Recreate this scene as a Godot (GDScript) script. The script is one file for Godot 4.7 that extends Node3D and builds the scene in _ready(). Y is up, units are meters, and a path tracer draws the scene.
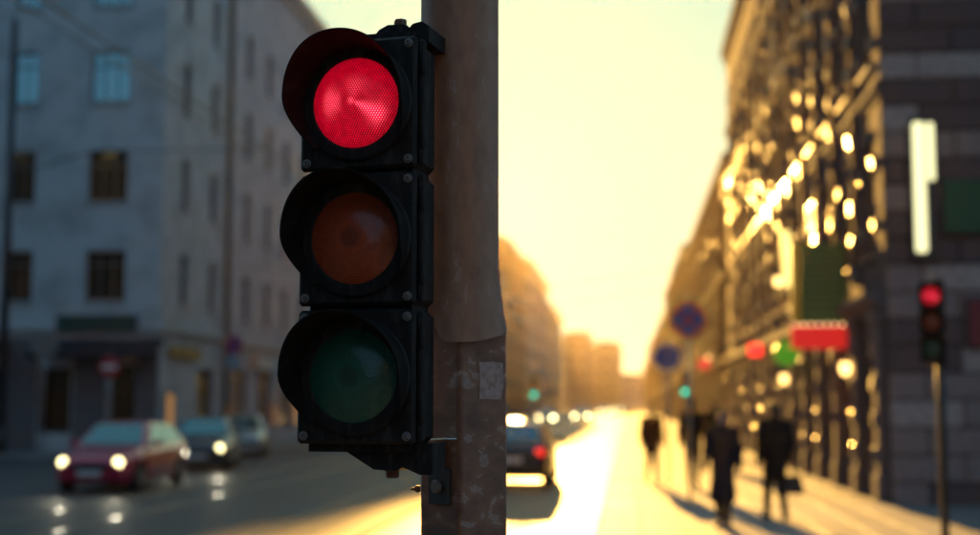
extends Node3D

const UP := Vector3.UP
const EXPO := 3.0
var rng := RandomNumberGenerator.new()
var taken := {}
var cache := {}
var mats := {}

# ---------------------------------------------------------------- mesh building
class MB:
	var st := SurfaceTool.new()
	func _init(smooth := false) -> void:
		st.begin(Mesh.PRIMITIVE_TRIANGLES)
		st.set_smooth_group(0 if smooth else -1)
	func tri(a: Vector3, b: Vector3, c: Vector3, n: Vector3) -> void:
		if (a - c).cross(a - b).dot(n) < 0.0:
			var t := b
			b = c
			c = t
		st.add_vertex(a)
		st.add_vertex(b)
		st.add_vertex(c)
	func quad(a: Vector3, b: Vector3, c: Vector3, d: Vector3, n: Vector3) -> void:
		tri(a, b, c, n)
		tri(a, c, d, n)
	func box(c: Vector3, s: Vector3, ch := 0.0, bs := Basis()) -> void:
		var h := s * 0.5
		var k := minf(ch, minf(h.x, minf(h.y, h.z)) * 0.9)
		for ax in 3:
			for sg in [-1.0, 1.0]:
				var n := Vector3.ZERO
				n[ax] = sg
				var u := Vector3.ZERO
				u[(ax + 1) % 3] = h[(ax + 1) % 3] - k
				var v := Vector3.ZERO
				v[(ax + 2) % 3] = h[(ax + 2) % 3] - k
				var m := n * h[ax]
				quad(c + bs * (m - u - v), c + bs * (m + u - v), c + bs * (m + u + v), c + bs * (m - u + v), bs * n)
		if k <= 0.0:
			return
		for ax in 3:
			var b := (ax + 1) % 3
			var d := (ax + 2) % 3
			for s1 in [-1.0, 1.0]:
				for s2 in [-1.0, 1.0]:
					var p := Vector3.ZERO
					p[b] = s1 * h[b]
					p[d] = s2 * (h[d] - k)
					var q := Vector3.ZERO
					q[b] = s1 * (h[b] - k)
					q[d] = s2 * h[d]
					var e := Vector3.ZERO
					e[ax] = h[ax] - k
					var n := Vector3.ZERO
					n[b] = s1
					n[d] = s2
					quad(c + bs * (p - e), c + bs * (p + e), c + bs * (q + e), c + bs * (q - e), bs * n)
		for sx in [-1.0, 1.0]:
			for sy in [-1.0, 1.0]:
				for sz in [-1.0, 1.0]:
					var g := Vector3(sx * h.x, sy * h.y, sz * h.z)
					tri(c + bs * (g - Vector3(0, sy * k, sz * k)), c + bs * (g - Vector3(sx * k, 0, sz * k)), c + bs * (g - Vector3(sx * k, sy * k, 0)), bs * g)
	func extrude(poly: PackedVector2Array, z0: float, z1: float, xf := Transform3D()) -> void:
		var mid := Vector2.ZERO
		for p in poly:
			mid += p / poly.size()
		var ids := Geometry2D.triangulate_polygon(poly)
		for z in [z0, z1]:
			var n := xf.basis * Vector3(0, 0, 1 if z == maxf(z0, z1) else -1)
			for i in range(0, ids.size(), 3):
				tri(xf * Vector3(poly[ids[i]].x, poly[ids[i]].y, z), xf * Vector3(poly[ids[i + 1]].x, poly[ids[i + 1]].y, z), xf * Vector3(poly[ids[i + 2]].x, poly[ids[i + 2]].y, z), n)
		var cw := Geometry2D.is_polygon_clockwise(poly)
		for i in poly.size():
			var a := poly[i]
			var b := poly[(i + 1) % poly.size()]
			var e := b - a
			var o := Vector2(e.y, -e.x)
			if cw:
				o = -o
			quad(xf * Vector3(a.x, a.y, z0), xf * Vector3(b.x, b.y, z0), xf * Vector3(b.x, b.y, z1), xf * Vector3(a.x, a.y, z1), xf.basis * Vector3(o.x, o.y, 0))
	# profile: (radius, height along local z)
	func lathe(prof: Array, seg: int, xf := Transform3D()) -> void:
		for i in prof.size() - 1:
			var p: Vector2 = prof[i]
			var q: Vector2 = prof[i + 1]
			var e := q - p
			for k in seg:
				var a0 := TAU * k / seg
				var a1 := TAU * (k + 1) / seg
				var d0 := Vector3(cos(a0), sin(a0), 0)
				var d1 := Vector3(cos(a1), sin(a1), 0)
				var n := xf.basis * ((d0 + d1) * 0.5 * e.y + Vector3(0, 0, -e.x))
				var A := xf * (d0 * p.x + Vector3(0, 0, p.y))
				var B := xf * (d1 * p.x + Vector3(0, 0, p.y))
				var C := xf * (d1 * q.x + Vector3(0, 0, q.y))
				var D := xf * (d0 * q.x + Vector3(0, 0, q.y))
				if p.x > 1e-6:
					tri(A, B, C, n)
				if q.x > 1e-6:
					tri(A, C, D, n)
	func tube(path: Array, r0: float, r1: float, seg := 8, caps := true) -> void:
		var rings := []
		for i in path.size():
			var a: Vector3 = path[maxi(i - 1, 0)]
			var b: Vector3 = path[mini(i + 1, path.size() - 1)]
			var d := (b - a).normalized()
			var x := d.cross(Vector3.UP if absf(d.y) < 0.9 else Vector3.RIGHT).normalized()
			var y := x.cross(d)
			var r := lerpf(r0, r1, float(i) / maxf(1.0, path.size() - 1.0))
			var ring := []
			for k in seg:
				var t := TAU * k / seg
				ring.append(path[i] + (x * cos(t) + y * sin(t)) * r)
			rings.append(ring)
		for i in path.size() - 1:
			for k in seg:
				var k2 := (k + 1) % seg
				var n: Vector3 = rings[i][k] + rings[i][k2] - path[i] * 2.0
				quad(rings[i][k], rings[i][k2], rings[i + 1][k2], rings[i + 1][k], n)
		if caps:
			for e in [0, path.size() - 1]:
				var o: Vector3 = path[e] - path[1 if e == 0 else e - 1]
				for k in seg:
					tri(path[e], rings[e][k], rings[e][(k + 1) % seg], o)
	func done() -> ArrayMesh:
		st.generate_normals()
		st.index()
		return st.commit()

# ---------------------------------------------------------------- nodes
func numbered(called: String) -> String:
	var k: int = taken.get(called, 0)
	taken[called] = k + 1
	return called if k == 0 else "%s_%03d" % [called, k]

func tag(o: Node, label: String, category: String, group := "", kind := "") -> void:
	o.set_meta("label", label)
	if category:
		o.set_meta("category", category)
	if group:
		o.set_meta("group", group)
	if kind:
		o.set_meta("kind", kind)

func thing(called: String, label: String, category: String, at := Vector3.ZERO, turn := 0.0, group := "") -> Node3D:
	var o := Node3D.new()
	o.name = numbered(called)
	add_child(o)
	o.position = at
	o.rotation.y = turn
	tag(o, label, category, group)
	return o

func part(called: String, mesh: Mesh, m: Material, parent: Node, xf := Transform3D(), label := "") -> MeshInstance3D:
	var o := MeshInstance3D.new()
	o.name = called
	o.mesh = mesh
	o.material_override = m
	o.transform = xf
	if label:
		o.set_meta("label", label)
	parent.add_child(o, true)
	return o

func bpart(called: String, c: Vector3, s: Vector3, m: Material, parent: Node, ch := 0.0, label := "") -> MeshInstance3D:
	var b := MB.new()
	b.box(Vector3.ZERO, s, ch)
	return part(called, b.done(), m, parent, Transform3D(Basis(), c), label)

func structure(called: String, mesh: Mesh, m: Material, label: String) -> MeshInstance3D:
	var o := part(numbered(called), mesh, m, self)
	tag(o, label, called.replace("_", " "), "", "structure")
	return o

# ---------------------------------------------------------------- materials
func noise_tex(freq: float, ramp: Array, sd := 1, size := 512, oct := 4, cell := false) -> NoiseTexture2D:
	var key := "n%s%s%d%d%d%s" % [freq, str(ramp), sd, size, oct, cell]
	if cache.has(key):
		return cache[key]
	var f := FastNoiseLite.new()
	f.seed = sd
	f.frequency = freq
	f.fractal_octaves = oct
	f.noise_type = FastNoiseLite.TYPE_CELLULAR if cell else FastNoiseLite.TYPE_SIMPLEX_SMOOTH
	var t := NoiseTexture2D.new()
	t.width = size
	t.height = size
	t.seamless = true
	t.noise = f
	var g := Gradient.new()
	var off := PackedFloat32Array()
	var col := PackedColorArray()
	for r in ramp:
		off.append(r[0])
		var c = r[1]
		if c is float:
			c = Color(c, c, c)
		col.append((c as Color).linear_to_srgb())
	g.offsets = off
	g.colors = col
	t.color_ramp = g
	cache[key] = t
	return t

func mat(called: String, lin: Color, rough: float, metal := 0.0, tex: Texture2D = null, scale := 1.0, bump: Texture2D = null, bump_cm := 0.0, world := true) -> StandardMaterial3D:
	if mats.has(called):
		return mats[called]
	var m := StandardMaterial3D.new()
	m.resource_name = called
	m.albedo_color = lin.linear_to_srgb()
	m.roughness = rough
	m.metallic = metal
	if rough >= 0.85:
		m.metallic_specular = 0.2
	if tex or bump:
		m.uv1_triplanar = true
		m.uv1_world_triplanar = world
		m.uv1_scale = Vector3.ONE * scale
	if tex:
		m.albedo_texture = tex
	if bump:
		m.heightmap_enabled = true
		m.heightmap_texture = bump
		m.heightmap_scale = bump_cm
	mats[called] = m
	return m

func glow(called: String, lin: Color, display: float, base := Color(0.08, 0.08, 0.08)) -> StandardMaterial3D:
	if mats.has(called):
		return mats[called]
	var m := StandardMaterial3D.new()
	m.resource_name = called
	m.albedo_color = base.linear_to_srgb()
	m.roughness = 0.35
	m.emission_enabled = true
	m.emission = lin.linear_to_srgb()
	m.emission_energy_multiplier = display / EXPO
	mats[called] = m
	return m

func glass(called: String, lin: Color, alpha: float, metal: float) -> StandardMaterial3D:
	if mats.has(called):
		return mats[called]
	var m := StandardMaterial3D.new()
	m.resource_name = called
	var c := lin.linear_to_srgb()
	c.a = alpha
	m.albedo_color = c
	m.transparency = BaseMaterial3D.TRANSPARENCY_ALPHA
	m.roughness = 0.04
	m.metallic = metal
	mats[called] = m
	return m

func omni(parent: Node, at: Vector3, lin: Color, energy: float, size := 0.1) -> void:
	var l := OmniLight3D.new()
	l.name = "lamp_light"
	l.light_color = lin.linear_to_srgb()
	l.light_energy = energy
	l.light_size = size
	l.omni_range = 30.0
	l.omni_attenuation = 2.0
	l.shadow_enabled = true
	l.position = at
	parent.add_child(l, true)

# ---------------------------------------------------------------- camera, sky, sun
func setup() -> void:
	var cam := Camera3D.new()
	cam.name = "camera"
	cam.fov = 22.239
	cam.near = 0.1
	cam.far = 3000.0
	cam.position = Vector3(0, 1.85, 0)
	cam.rotation = Vector3(deg_to_rad(5.686), deg_to_rad(5.761), 0)
	var at := CameraAttributesPhysical.new()
	at.frustum_focal_length = 50.0
	at.frustum_focus_distance = 3.09
	at.exposure_aperture = 1.75
	cam.attributes = at
	add_child(cam)
	cam.current = true
	cam.fov = 22.239

	var sun_dir := Vector3(-0.0803, 0.1497, -0.9855).normalized()
	var env := Environment.new()
	env.background_mode = Environment.BG_SKY
	env.tonemap_mode = Environment.TONE_MAPPER_LINEAR
	env.tonemap_exposure = EXPO
	var W := 512
	var H := 256
	var im := Image.create(W, H, false, Image.FORMAT_RGBF)
	for j in H:
		var th := PI * (j + 0.5) / H
		for i in W:
			var lon := TAU * (i + 0.5) / W
			var d := Vector3(sin(lon) * sin(th), cos(th), -cos(lon) * sin(th))
			var ang := rad_to_deg(d.angle_to(sun_dir))
			var up := clampf(d.y, 0.0, 1.0)
			var base := Vector3(0.215, 0.440, 0.600).lerp(Vector3(0.115, 0.265, 0.450), pow(up, 0.55))
			var wide := exp(-pow(ang / 46.0, 2.4))
			var near := exp(-ang / 7.0)
			var c := base.lerp(Vector3(0.71, 0.87, 0.60), wide) + Vector3(0.42, 0.38, 0.12) * near
			c /= EXPO
			im.set_pixel(i, j, Color(c.x, c.y, c.z))
	var pm := PanoramaSkyMaterial.new()
	pm.panorama = ImageTexture.create_from_image(im)
	var sky := Sky.new()
	sky.sky_material = pm
	env.sky = sky
	env.volumetric_fog_enabled = true
	env.volumetric_fog_density = 0.00005
	env.volumetric_fog_albedo = Color(1.0, 0.9, 0.72)
	env.volumetric_fog_anisotropy = 0.87
	env.sdfgi_enabled = true
	env.ssao_enabled = true
	env.ssil_enabled = true
	var we := WorldEnvironment.new()
	we.name = "environment"
	we.environment = env
	add_child(we)

	var sun := DirectionalLight3D.new()
	sun.name = "sun"
	sun.light_color = Color(1.0, 0.53, 0.11).linear_to_srgb()
	sun.light_energy = 1.6
	sun.light_angular_distance = 0.55
	sun.shadow_enabled = true
	add_child(sun)
	sun.look_at_from_position(sun_dir * 50.0, Vector3.ZERO, UP)

# ---------------------------------------------------------------- ground
func sheet(x0: float, x1: float, z0: float, z1: float, y: float) -> ArrayMesh:
	var b := MB.new()
	b.quad(Vector3(x0, y, z0), Vector3(x1, y, z0), Vector3(x1, y, z1), Vector3(x0, y, z1), UP)
	return b.done()

func pavement(called: String, x0: float, x1: float, z0: float, z1: float, m: Material, label: String) -> Node3D:
	var b := MB.new()
	b.box(Vector3((x0 + x1) / 2, 0.055, (z0 + z1) / 2), Vector3(x1 - x0, 0.11, z1 - z0), 0.0)
	return structure(called, b.done(), m, label)

func kerb_row(parent: Node, a: Vector3, b: Vector3, m: Array, step := 1.0, most := 120) -> void:
	var n := int(a.distance_to(b) / step)
	var d := (b - a).normalized()
	var bs := Basis(d, UP, d.cross(UP))
	var key := "kerb%s" % step
	if not cache.has(key):
		var k := MB.new()
		k.box(Vector3(0, 0.065, 0), Vector3(step - 0.012, 0.13, 0.15), 0.018)
		cache[key] = k.done()
	for i in mini(n, most):
		var o := part("kerb_stone", cache[key], m[i % m.size()], parent, Transform3D(bs, a + d * (i + 0.5) * step + UP * rng.randf_range(-0.003, 0.004)))
		o.set_meta("kind", "structure")

func ground() -> void:
	var asphalt_t := noise_tex(0.02, [[0.0, 0.4], [0.42, 0.72], [0.6, 1.0], [1.0, 1.5]], 3, 1024, 6)
	var asphalt_b := noise_tex(0.12, [[0.0, 0.0], [1.0, 1.0]], 5, 512, 3)
	var earth := mat("ground asphalt", Color(0.05, 0.05, 0.05), 0.8, 0.0, asphalt_t, 0.2)
	var road := mat("worn asphalt", Color(0.062, 0.062, 0.066), 0.56, 0.0, asphalt_t, 0.23, asphalt_b, 0.5)
	road.metallic_specular = 0.43
	var slab_t := noise_tex(0.03, [[0.0, 0.7], [0.5, 0.92], [1.0, 1.15]], 9, 512, 4)
	var slab := [mat("pavement slab", Color(0.26, 0.245, 0.23), 0.7, 0.0, slab_t, 0.6, asphalt_b, 0.25), mat("pavement slab darker", Color(0.21, 0.2, 0.19), 0.66, 0.0, slab_t, 0.7, asphalt_b, 0.25), mat("pavement slab lighter", Color(0.30, 0.285, 0.265), 0.72, 0.0, slab_t, 0.5, asphalt_b, 0.25)]
	var bed := mat("pavement bed", Color(0.17, 0.16, 0.15), 0.7, 0.0, slab_t, 0.4, asphalt_b, 0.3)
	var kerbm := [mat("kerb granite", Color(0.27, 0.26, 0.25), 0.55, 0.0, slab_t, 1.1), mat("kerb granite dark", Color(0.21, 0.205, 0.2), 0.55, 0.0, slab_t, 0.9)]
	structure("ground", sheet(-900, 900, -1400, 500, -0.02), earth, "dark ground reaching to the horizon beneath the street")
	structure("road", sheet(-120, 70, -420, 60, 0.0), road, "grey asphalt roadway of the street and crossing")
	var r := pavement("sidewalk", -0.43, 4.5, -420, -15.0, bed, "broad pavement with walkers along the stone building")
	kerb_row(r, Vector3(-0.505, 0, -15.0), Vector3(-0.505, 0, -135), kerbm)
	kerb_row(r, Vector3(-0.43, 0, -14.925), Vector3(4.57, 0, -14.925), kerbm)
	# paving slabs, the nearest rows that the picture resolves
	var sm := MB.new()
	sm.box(Vector3(0, 0.006, 0), Vector3(0.593, 0.03, 0.493), 0.006)
	var slab_mesh := sm.done()
	for i in 8:
		for j in 36:
			var x := -0.42 + 0.3 + i * 0.6 + (0.0)
			var z := -15.3 - j * 0.5
			if x + 0.3 > 4.45:
				continue
			part("paving_slab", slab_mesh, slab[rng.randi() % 3], r, Transform3D(Basis.from_euler(Vector3(rng.randf_range(-0.004, 0.004), 0, rng.randf_range(-0.004, 0.004))), Vector3(x, 0.112, z)))
	var l := pavement("sidewalk", -17.0, -14.15, -420, -43.85, bed, "shaded pavement along the shops across the road")
	kerb_row(l, Vector3(-14.075, 0, -43.85), Vector3(-14.075, 0, -120), kerbm)
	var l2 := pavement("sidewalk", -90, -17.0, -48.0, -43.85, bed, "shaded pavement in front of the pale corner building")
	kerb_row(l2, Vector3(-60, 0, -43.775), Vector3(-14.0, 0, -43.775), kerbm)
	var c := pavement("sidewalk", -0.75, 12, -4.6, 8, bed, "pavement corner under the traffic signal pole")
	kerb_row(c, Vector3(-0.825, 0, 8), Vector3(-0.825, 0, -4.6), kerbm)
	var c2 := pavement("sidewalk", 4.5, 60, -24.3, -15.0, bed, "shaded side street pavement beside the stone building")
	kerb_row(c2, Vector3(4.57, 0, -14.925), Vector3(24, 0, -14.925), kerbm)
	# tram rails
	var steel := mat("rail steel", Color(0.42, 0.4, 0.38), 0.22, 1.0)
	var groove := mat("rail groove", Color(0.03, 0.028, 0.025), 0.7)
	var names := ["outer rail of the tram track farthest from the walkers", "inner rail of the tram track farthest from the walkers", "rail nearer the shops on the tram track beside the walkers' kerb", "tram rail running closest to the walkers' kerb"]
	var k := 0
	for x in [-9.75, -8.2, -5.3, -3.75]:
		var t := thing("tram_rail", "steel " + names[k], "rail", Vector3(x, 0, -200), 0.0, "tram rails sunk in the road")
		bpart("rail_head", Vector3(0, 0.0045, 0), Vector3(0.07, 0.013, 436), steel, t, 0.003)
		bpart("groove", Vector3(0.057, 0.003, 0), Vector3(0.04, 0.005, 436), groove, t)
		bpart("lip", Vector3(0.09, 0.0045, 0), Vector3(0.022, 0.012, 436), steel, t)
		k += 1

# ---------------------------------------------------------------- buildings
func window_meshes(w: float, h: float, style: String) -> Dictionary:
	var key := "win%.2f_%.2f_%s" % [w, h, style]
	if cache.has(key):
		return cache[key]
	var f := MB.new()
	var fw := 0.075
	f.box(Vector3(-w / 2 + fw / 2, 0, 0), Vector3(fw, h, 0.07), 0.008)
	f.box(Vector3(w / 2 - fw / 2, 0, 0), Vector3(fw, h, 0.07), 0.008)
	f.box(Vector3(0, h / 2 - fw / 2, 0), Vector3(w - 2 * fw, fw, 0.066), 0.008)
	f.box(Vector3(0, -h / 2 + fw / 2, 0), Vector3(w - 2 * fw, fw, 0.066), 0.008)
	var rects := []
	if style == "shop":
		rects.append(Rect2(-w / 2 + fw, -h / 2 + fw, w - 2 * fw, h - 2 * fw))
	else:
		var ty := h * 0.22
		f.box(Vector3(0, ty, 0), Vector3(w - 2 * fw, 0.06, 0.06), 0.006)
		var cols := 3 if w > 1.35 else 2
		for i in range(1, cols):
			f.box(Vector3(-w / 2 + w * i / cols, 0, 0), Vector3(0.05, h - 2 * fw, 0.056), 0.005)
		if style == "far":
			rects.append(Rect2(-w / 2 + fw, -h / 2 + fw, w - 2 * fw, h - 2 * fw))
		else:
			for i in cols:
				var x0 := -w / 2 + w * i / cols + (fw if i == 0 else 0.025)
				var x1 := -w / 2 + w * (i + 1) / cols - (fw if i == cols - 1 else 0.025)
				rects.append(Rect2(x0, -h / 2 + fw, x1 - x0, ty - 0.03 + h / 2 - fw))
				rects.append(Rect2(x0, ty + 0.03, x1 - x0, h / 2 - fw - ty - 0.03))
	var panes := []
	for r in rects:
		var p := MB.new()
		p.box(Vector3.ZERO, Vector3(r.size.x, r.size.y, 0.012), 0.0)
		panes.append([p.done(), Vector3(r.get_center().x, r.get_center().y, -0.012)])
	var s := MB.new()
	s.extrude(PackedVector2Array([Vector2(0, 0), Vector2(0.2, -0.02), Vector2(0.2, -0.07), Vector2(0, -0.09)]), -w / 2 - 0.1, w / 2 + 0.1, Transform3D(Basis(Vector3(0, 0, 1), Vector3(0, 1, 0), Vector3(-1, 0, 0)), Vector3.ZERO))
	var su := MB.new()
	su.box(Vector3(-w / 2 - 0.09, 0.02, 0), Vector3(0.16, h + 0.06, 0.1), 0.015)
	su.box(Vector3(w / 2 + 0.09, 0.02, 0), Vector3(0.16, h + 0.06, 0.1), 0.015)
	su.box(Vector3(0, h / 2 + 0.16, 0.02), Vector3(w + 0.5, 0.2, 0.16), 0.02)
	var res := {"frame": f.done(), "panes": panes, "sill": s.done(), "surround": su.done()}
	cache[key] = res
	return res

# face: n outward; o bottom left corner seen from outside, in the building's axes; wins [u, v, w, h, style]
func facade(b: Node3D, o: Vector3, n: Vector3, w: float, h: float, wins: Array, m: Dictionary) -> void:
	var u := UP.cross(n)
	var us := [0.0, w]
	var vs := [0.0, h]
	for q in wins:
		us.append_array([q[0], q[0] + q[2]])
		vs.append_array([q[1], q[1] + q[3]])
	us.sort()
	vs.sort()
	var wall := MB.new()
	for i in us.size() - 1:
		if us[i + 1] - us[i] < 0.001:
			continue
		for j in vs.size() - 1:
			if vs[j + 1] - vs[j] < 0.001:
				continue
			var c := Vector2((us[i] + us[i + 1]) / 2, (vs[j] + vs[j + 1]) / 2)
			var open := false
			for q in wins:
				if c.x > q[0] and c.x < q[0] + q[2] and c.y > q[1] and c.y < q[1] + q[3]:
					open = true
					break
			if not open:
				wall.quad(o + u * us[i] + UP * vs[j], o + u * us[i + 1] + UP * vs[j], o + u * us[i + 1] + UP * vs[j + 1], o + u * us[i] + UP * vs[j + 1], n)
	var dp := 0.26
	for q in wins:
		var a: Vector3 = o + u * q[0] + UP * q[1]
		var bb: Vector3 = a + u * q[2]
		var cc: Vector3 = bb + UP * q[3]
		var dd: Vector3 = a + UP * q[3]
		wall.quad(a, bb, bb - n * dp, a - n * dp, UP)
		wall.quad(dd, cc, cc - n * dp, dd - n * dp, -UP)
		wall.quad(a, dd, dd - n * dp, a - n * dp, u)
		wall.quad(bb, cc, cc - n * dp, bb - n * dp, -u)
	part("wall", wall.done(), m.wall, b)
	var bs := Basis(u, UP, n)
	for q in wins:
		var wm := window_meshes(q[2], q[3], q[4])
		var inset: float = 0.15
		if m.get("mixed", 0.0) > 0.0 and rng.randf() < m.mixed:
			inset = -0.03
		var cen: Vector3 = o + u * (q[0] + q[2] / 2) + UP * (q[1] + q[3] / 2)
		var win := part("window", wm.frame, m.frame, b, Transform3D(bs, cen - n * inset))
		for p in wm.panes:
			var tilt := Basis.from_euler(Vector3(rng.randf_range(-1, 1) * m.tilt, rng.randf_range(-1, 1) * m.tilt, 0))
			part("pane", p[0], m.glass, win, Transform3D(tilt, p[1]))
		if m.has("glint_quoin") and q[4] == "house":  # small glossy blocks added beside the windows to throw sun glints
			if not cache.has("glint_quoin"):
				var qb := MB.new()
				qb.box(Vector3.ZERO, Vector3(0.15, 0.21, 0.12), 0.02)
				cache["glint_quoin"] = qb.done()
			for sx in [-1.0, 1.0]:
				for sy in [-0.62, 0.5]:
					var qt := Basis.from_euler(Vector3(rng.randf_range(-1, 1) * 0.12, rng.randf_range(-1, 1) * 0.13, 0))
					part("glint_quoin", cache["glint_quoin"], m.glint_quoin, win, Transform3D(qt, Vector3(sx * (q[2] / 2 + 0.11), sy * q[3] / 2 + rng.randf_range(-0.1, 0.1), inset + 0.03)))
		if q[4] == "far" or q[4] == "shop":
			continue
		part("sill", wm.sill, m.get("sill", m.trim), win, Transform3D(Basis(), Vector3(0, -q[3] / 2, inset - 0.11)))
		if m.get("surround", false):
			part("surround", wm.surround, m.trim, win, Transform3D(Basis(), Vector3(0, 0, inset + 0.051)))
		if rng.randf() < 0.3 and m.get("curtain"):
			var cm := "curt%.2f%.2f" % [q[2], q[3]]
			if not cache.has(cm):
				var cb := MB.new(true)
				var N := 14
				for i in N:
					var x0: float = -q[2] / 2 + q[2] * 0.3 * i / N
					var x1: float = -q[2] / 2 + q[2] * 0.3 * (i + 1) / N
					var z0 := 0.02 * sin(i * 1.9)
					var z1 := 0.02 * sin((i + 1) * 1.9)
					for sg in [-1.0, 1.0]:
						cb.quad(Vector3(x0 * sg, -q[3] / 2, z0), Vector3(x1 * sg, -q[3] / 2, z1), Vector3(x1 * sg, q[3] / 2, z1), Vector3(x0 * sg, q[3] / 2, z0), Vector3(0, 0, 1))
				cache[cm] = cb.done()
			part("curtain", cache[cm], m.curtain, win, Transform3D(Basis(), Vector3(0, 0, -0.12)))

func band(b: Node3D, called: String, o: Vector3, n: Vector3, w: float, y: float, out: float, hh: float, m: Material) -> void:
	var u := UP.cross(n)
	var mb := MB.new()
	var prof := PackedVector2Array([Vector2(0, 0), Vector2(out * 0.35, 0), Vector2(out * 0.5, hh * 0.35), Vector2(out, hh * 0.6), Vector2(out, hh), Vector2(0, hh + 0.04)])
	mb.extrude(prof, 0.0, w, Transform3D(Basis(n, UP, u), Vector3.ZERO))
	part(called, mb.done(), m, b, Transform3D(Basis(), o + UP * y))

func grid_windows(w: float, bay: float, rows: Array, ww: float, style: String, margin := 0.0) -> Array:
	var out := []
	var n := int((w - margin * 2) / bay)
	var st := (w - n * bay) / 2
	for r in rows:
		for i in n:
			out.append([st + i * bay + (bay - ww) / 2, r[0], ww, r[1], style])
	return out

func shell(b: Node3D, sx: float, sz: float, h: float, faces: Array, m: Dictionary) -> void:
	# closed sides without windows, roof and a dark core behind the panes; sx, sz: size, box runs x 0..sx, z -sz..0
	var mb := MB.new()
	if not "front" in faces:
		mb.quad(Vector3(0, 0, 0), Vector3(sx, 0, 0), Vector3(sx, h, 0), Vector3(0, h, 0), Vector3(0, 0, 1))
	if not "left" in faces:
		mb.quad(Vector3(0, 0, 0), Vector3(0, 0, -sz), Vector3(0, h, -sz), Vector3(0, h, 0), Vector3(-1, 0, 0))
	if not "right" in faces:
		mb.quad(Vector3(sx, 0, 0), Vector3(sx, 0, -sz), Vector3(sx, h, -sz), Vector3(sx, h, 0), Vector3(1, 0, 0))
	mb.quad(Vector3(0, 0, -sz), Vector3(sx, 0, -sz), Vector3(sx, h, -sz), Vector3(0, h, -sz), Vector3(0, 0, -1))
	part("plain_wall", mb.done(), m.wall, b)
	var rf := MB.new()
	rf.extrude(PackedVector2Array([Vector2(0.05, h), Vector2(sx - 0.05, h), Vector2(sx - 1.6, h + m.get("pitch", 0.6)), Vector2(1.6, h + m.get("pitch", 0.6))]), -0.05, -sz + 0.05)
	part("roof", rf.done(), m.roof, b)
	var core := MB.new()
	core.box(Vector3(sx / 2, h / 2, -sz / 2), Vector3(sx - minf(9.0, sx * 0.7), h - 0.3, sz - minf(9.0, sz * 0.7)))
	part("interior", core.done(), m.core, b)

func building_mats() -> void:
	var pl := noise_tex(0.012, [[0.0, 0.7], [0.4, 0.9], [0.6, 1.0], [1.0, 1.08]], 21, 512, 5)
	var st := noise_tex(0.03, [[0.0, 0.6], [0.5, 0.95], [1.0, 1.25]], 22, 512, 5)
	mat("pale plaster", Color(0.47, 0.49, 0.50), 0.85, 0, pl, 0.09)
	mat("rose plaster", Color(0.46, 0.43, 0.45), 0.85, 0, pl, 0.11)
	mat("cream plaster", Color(0.44, 0.38, 0.28), 0.85, 0, pl, 0.1)
	mat("grey plaster", Color(0.33, 0.32, 0.31), 0.85, 0, pl, 0.1)
	mat("ochre plaster", Color(0.30, 0.22, 0.15), 0.86, 0, pl, 0.1)
	mat("dark brick", Color(0.07, 0.045, 0.04), 0.9, 0, st, 0.3)
	mat("base stone", Color(0.13, 0.115, 0.12), 0.7, 0, st, 0.3)
	mat("brown stone", Color(0.15, 0.105, 0.10), 0.9, 0, st, 0.35)
	mat("red brown stone", Color(0.14, 0.085, 0.085), 0.9, 0, st, 0.3)
	mat("stone block", Color(0.33, 0.225, 0.20), 0.9, 0, st, 0.5, st, 0.8)
	mat("stone block dark", Color(0.15, 0.10, 0.095), 0.9, 0, st, 0.6, st, 0.8)
	mat("stone block pale", Color(0.46, 0.34, 0.30), 0.9, 0, st, 0.4, st, 0.8)
	mat("trim stone", Color(0.18, 0.145, 0.14), 0.86, 0, st, 0.7)
	mat("white trim", Color(0.45, 0.45, 0.45), 0.6, 0, st, 0.7)
	mat("window paint", Color(0.10, 0.09, 0.085), 0.4)
	mat("window paint white", Color(0.35, 0.35, 0.34), 0.4)
	mat("tin roof", Color(0.16, 0.15, 0.15), 0.35, 0.5, st, 0.4)
	mat("room wall", Color(0.40, 0.38, 0.35), 0.9)
	mat("curtain cloth", Color(0.45, 0.43, 0.38), 0.9)
	mat("dark metal", Color(0.04, 0.04, 0.042), 0.4, 0.3)
	mat("grey metal", Color(0.30, 0.30, 0.30), 0.38, 0.8)
	mat("black cloth", Color(0.02, 0.02, 0.022), 0.9)
	glass("street glass", Color(0.3, 0.35, 0.36), 0.04, 0.16)
	glass("wavy street glass", Color(0.75, 0.7, 0.62), 0.12, 0.05).roughness = 0.22
	mats["wavy street glass"].metallic_specular = 0.32
	glass("coated street glass", Color(0.26, 0.38, 0.40), 0.12, 1.0)
	mat("tin sill", Color(0.34, 0.3, 0.27), 0.32, 0.7)

func bm(wall: String, trim: String, frame: String, gl := "street glass", tilt := 0.012, surround := true) -> Dictionary:
	return {"wall": mats[wall], "trim": mats[trim], "frame": mats[frame], "glass": mats[gl], "roof": mats["tin roof"], "core": mats["room wall"], "curtain": mats["curtain cloth"], "tilt": tilt, "surround": surround, "pitch": 1.2}

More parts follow.
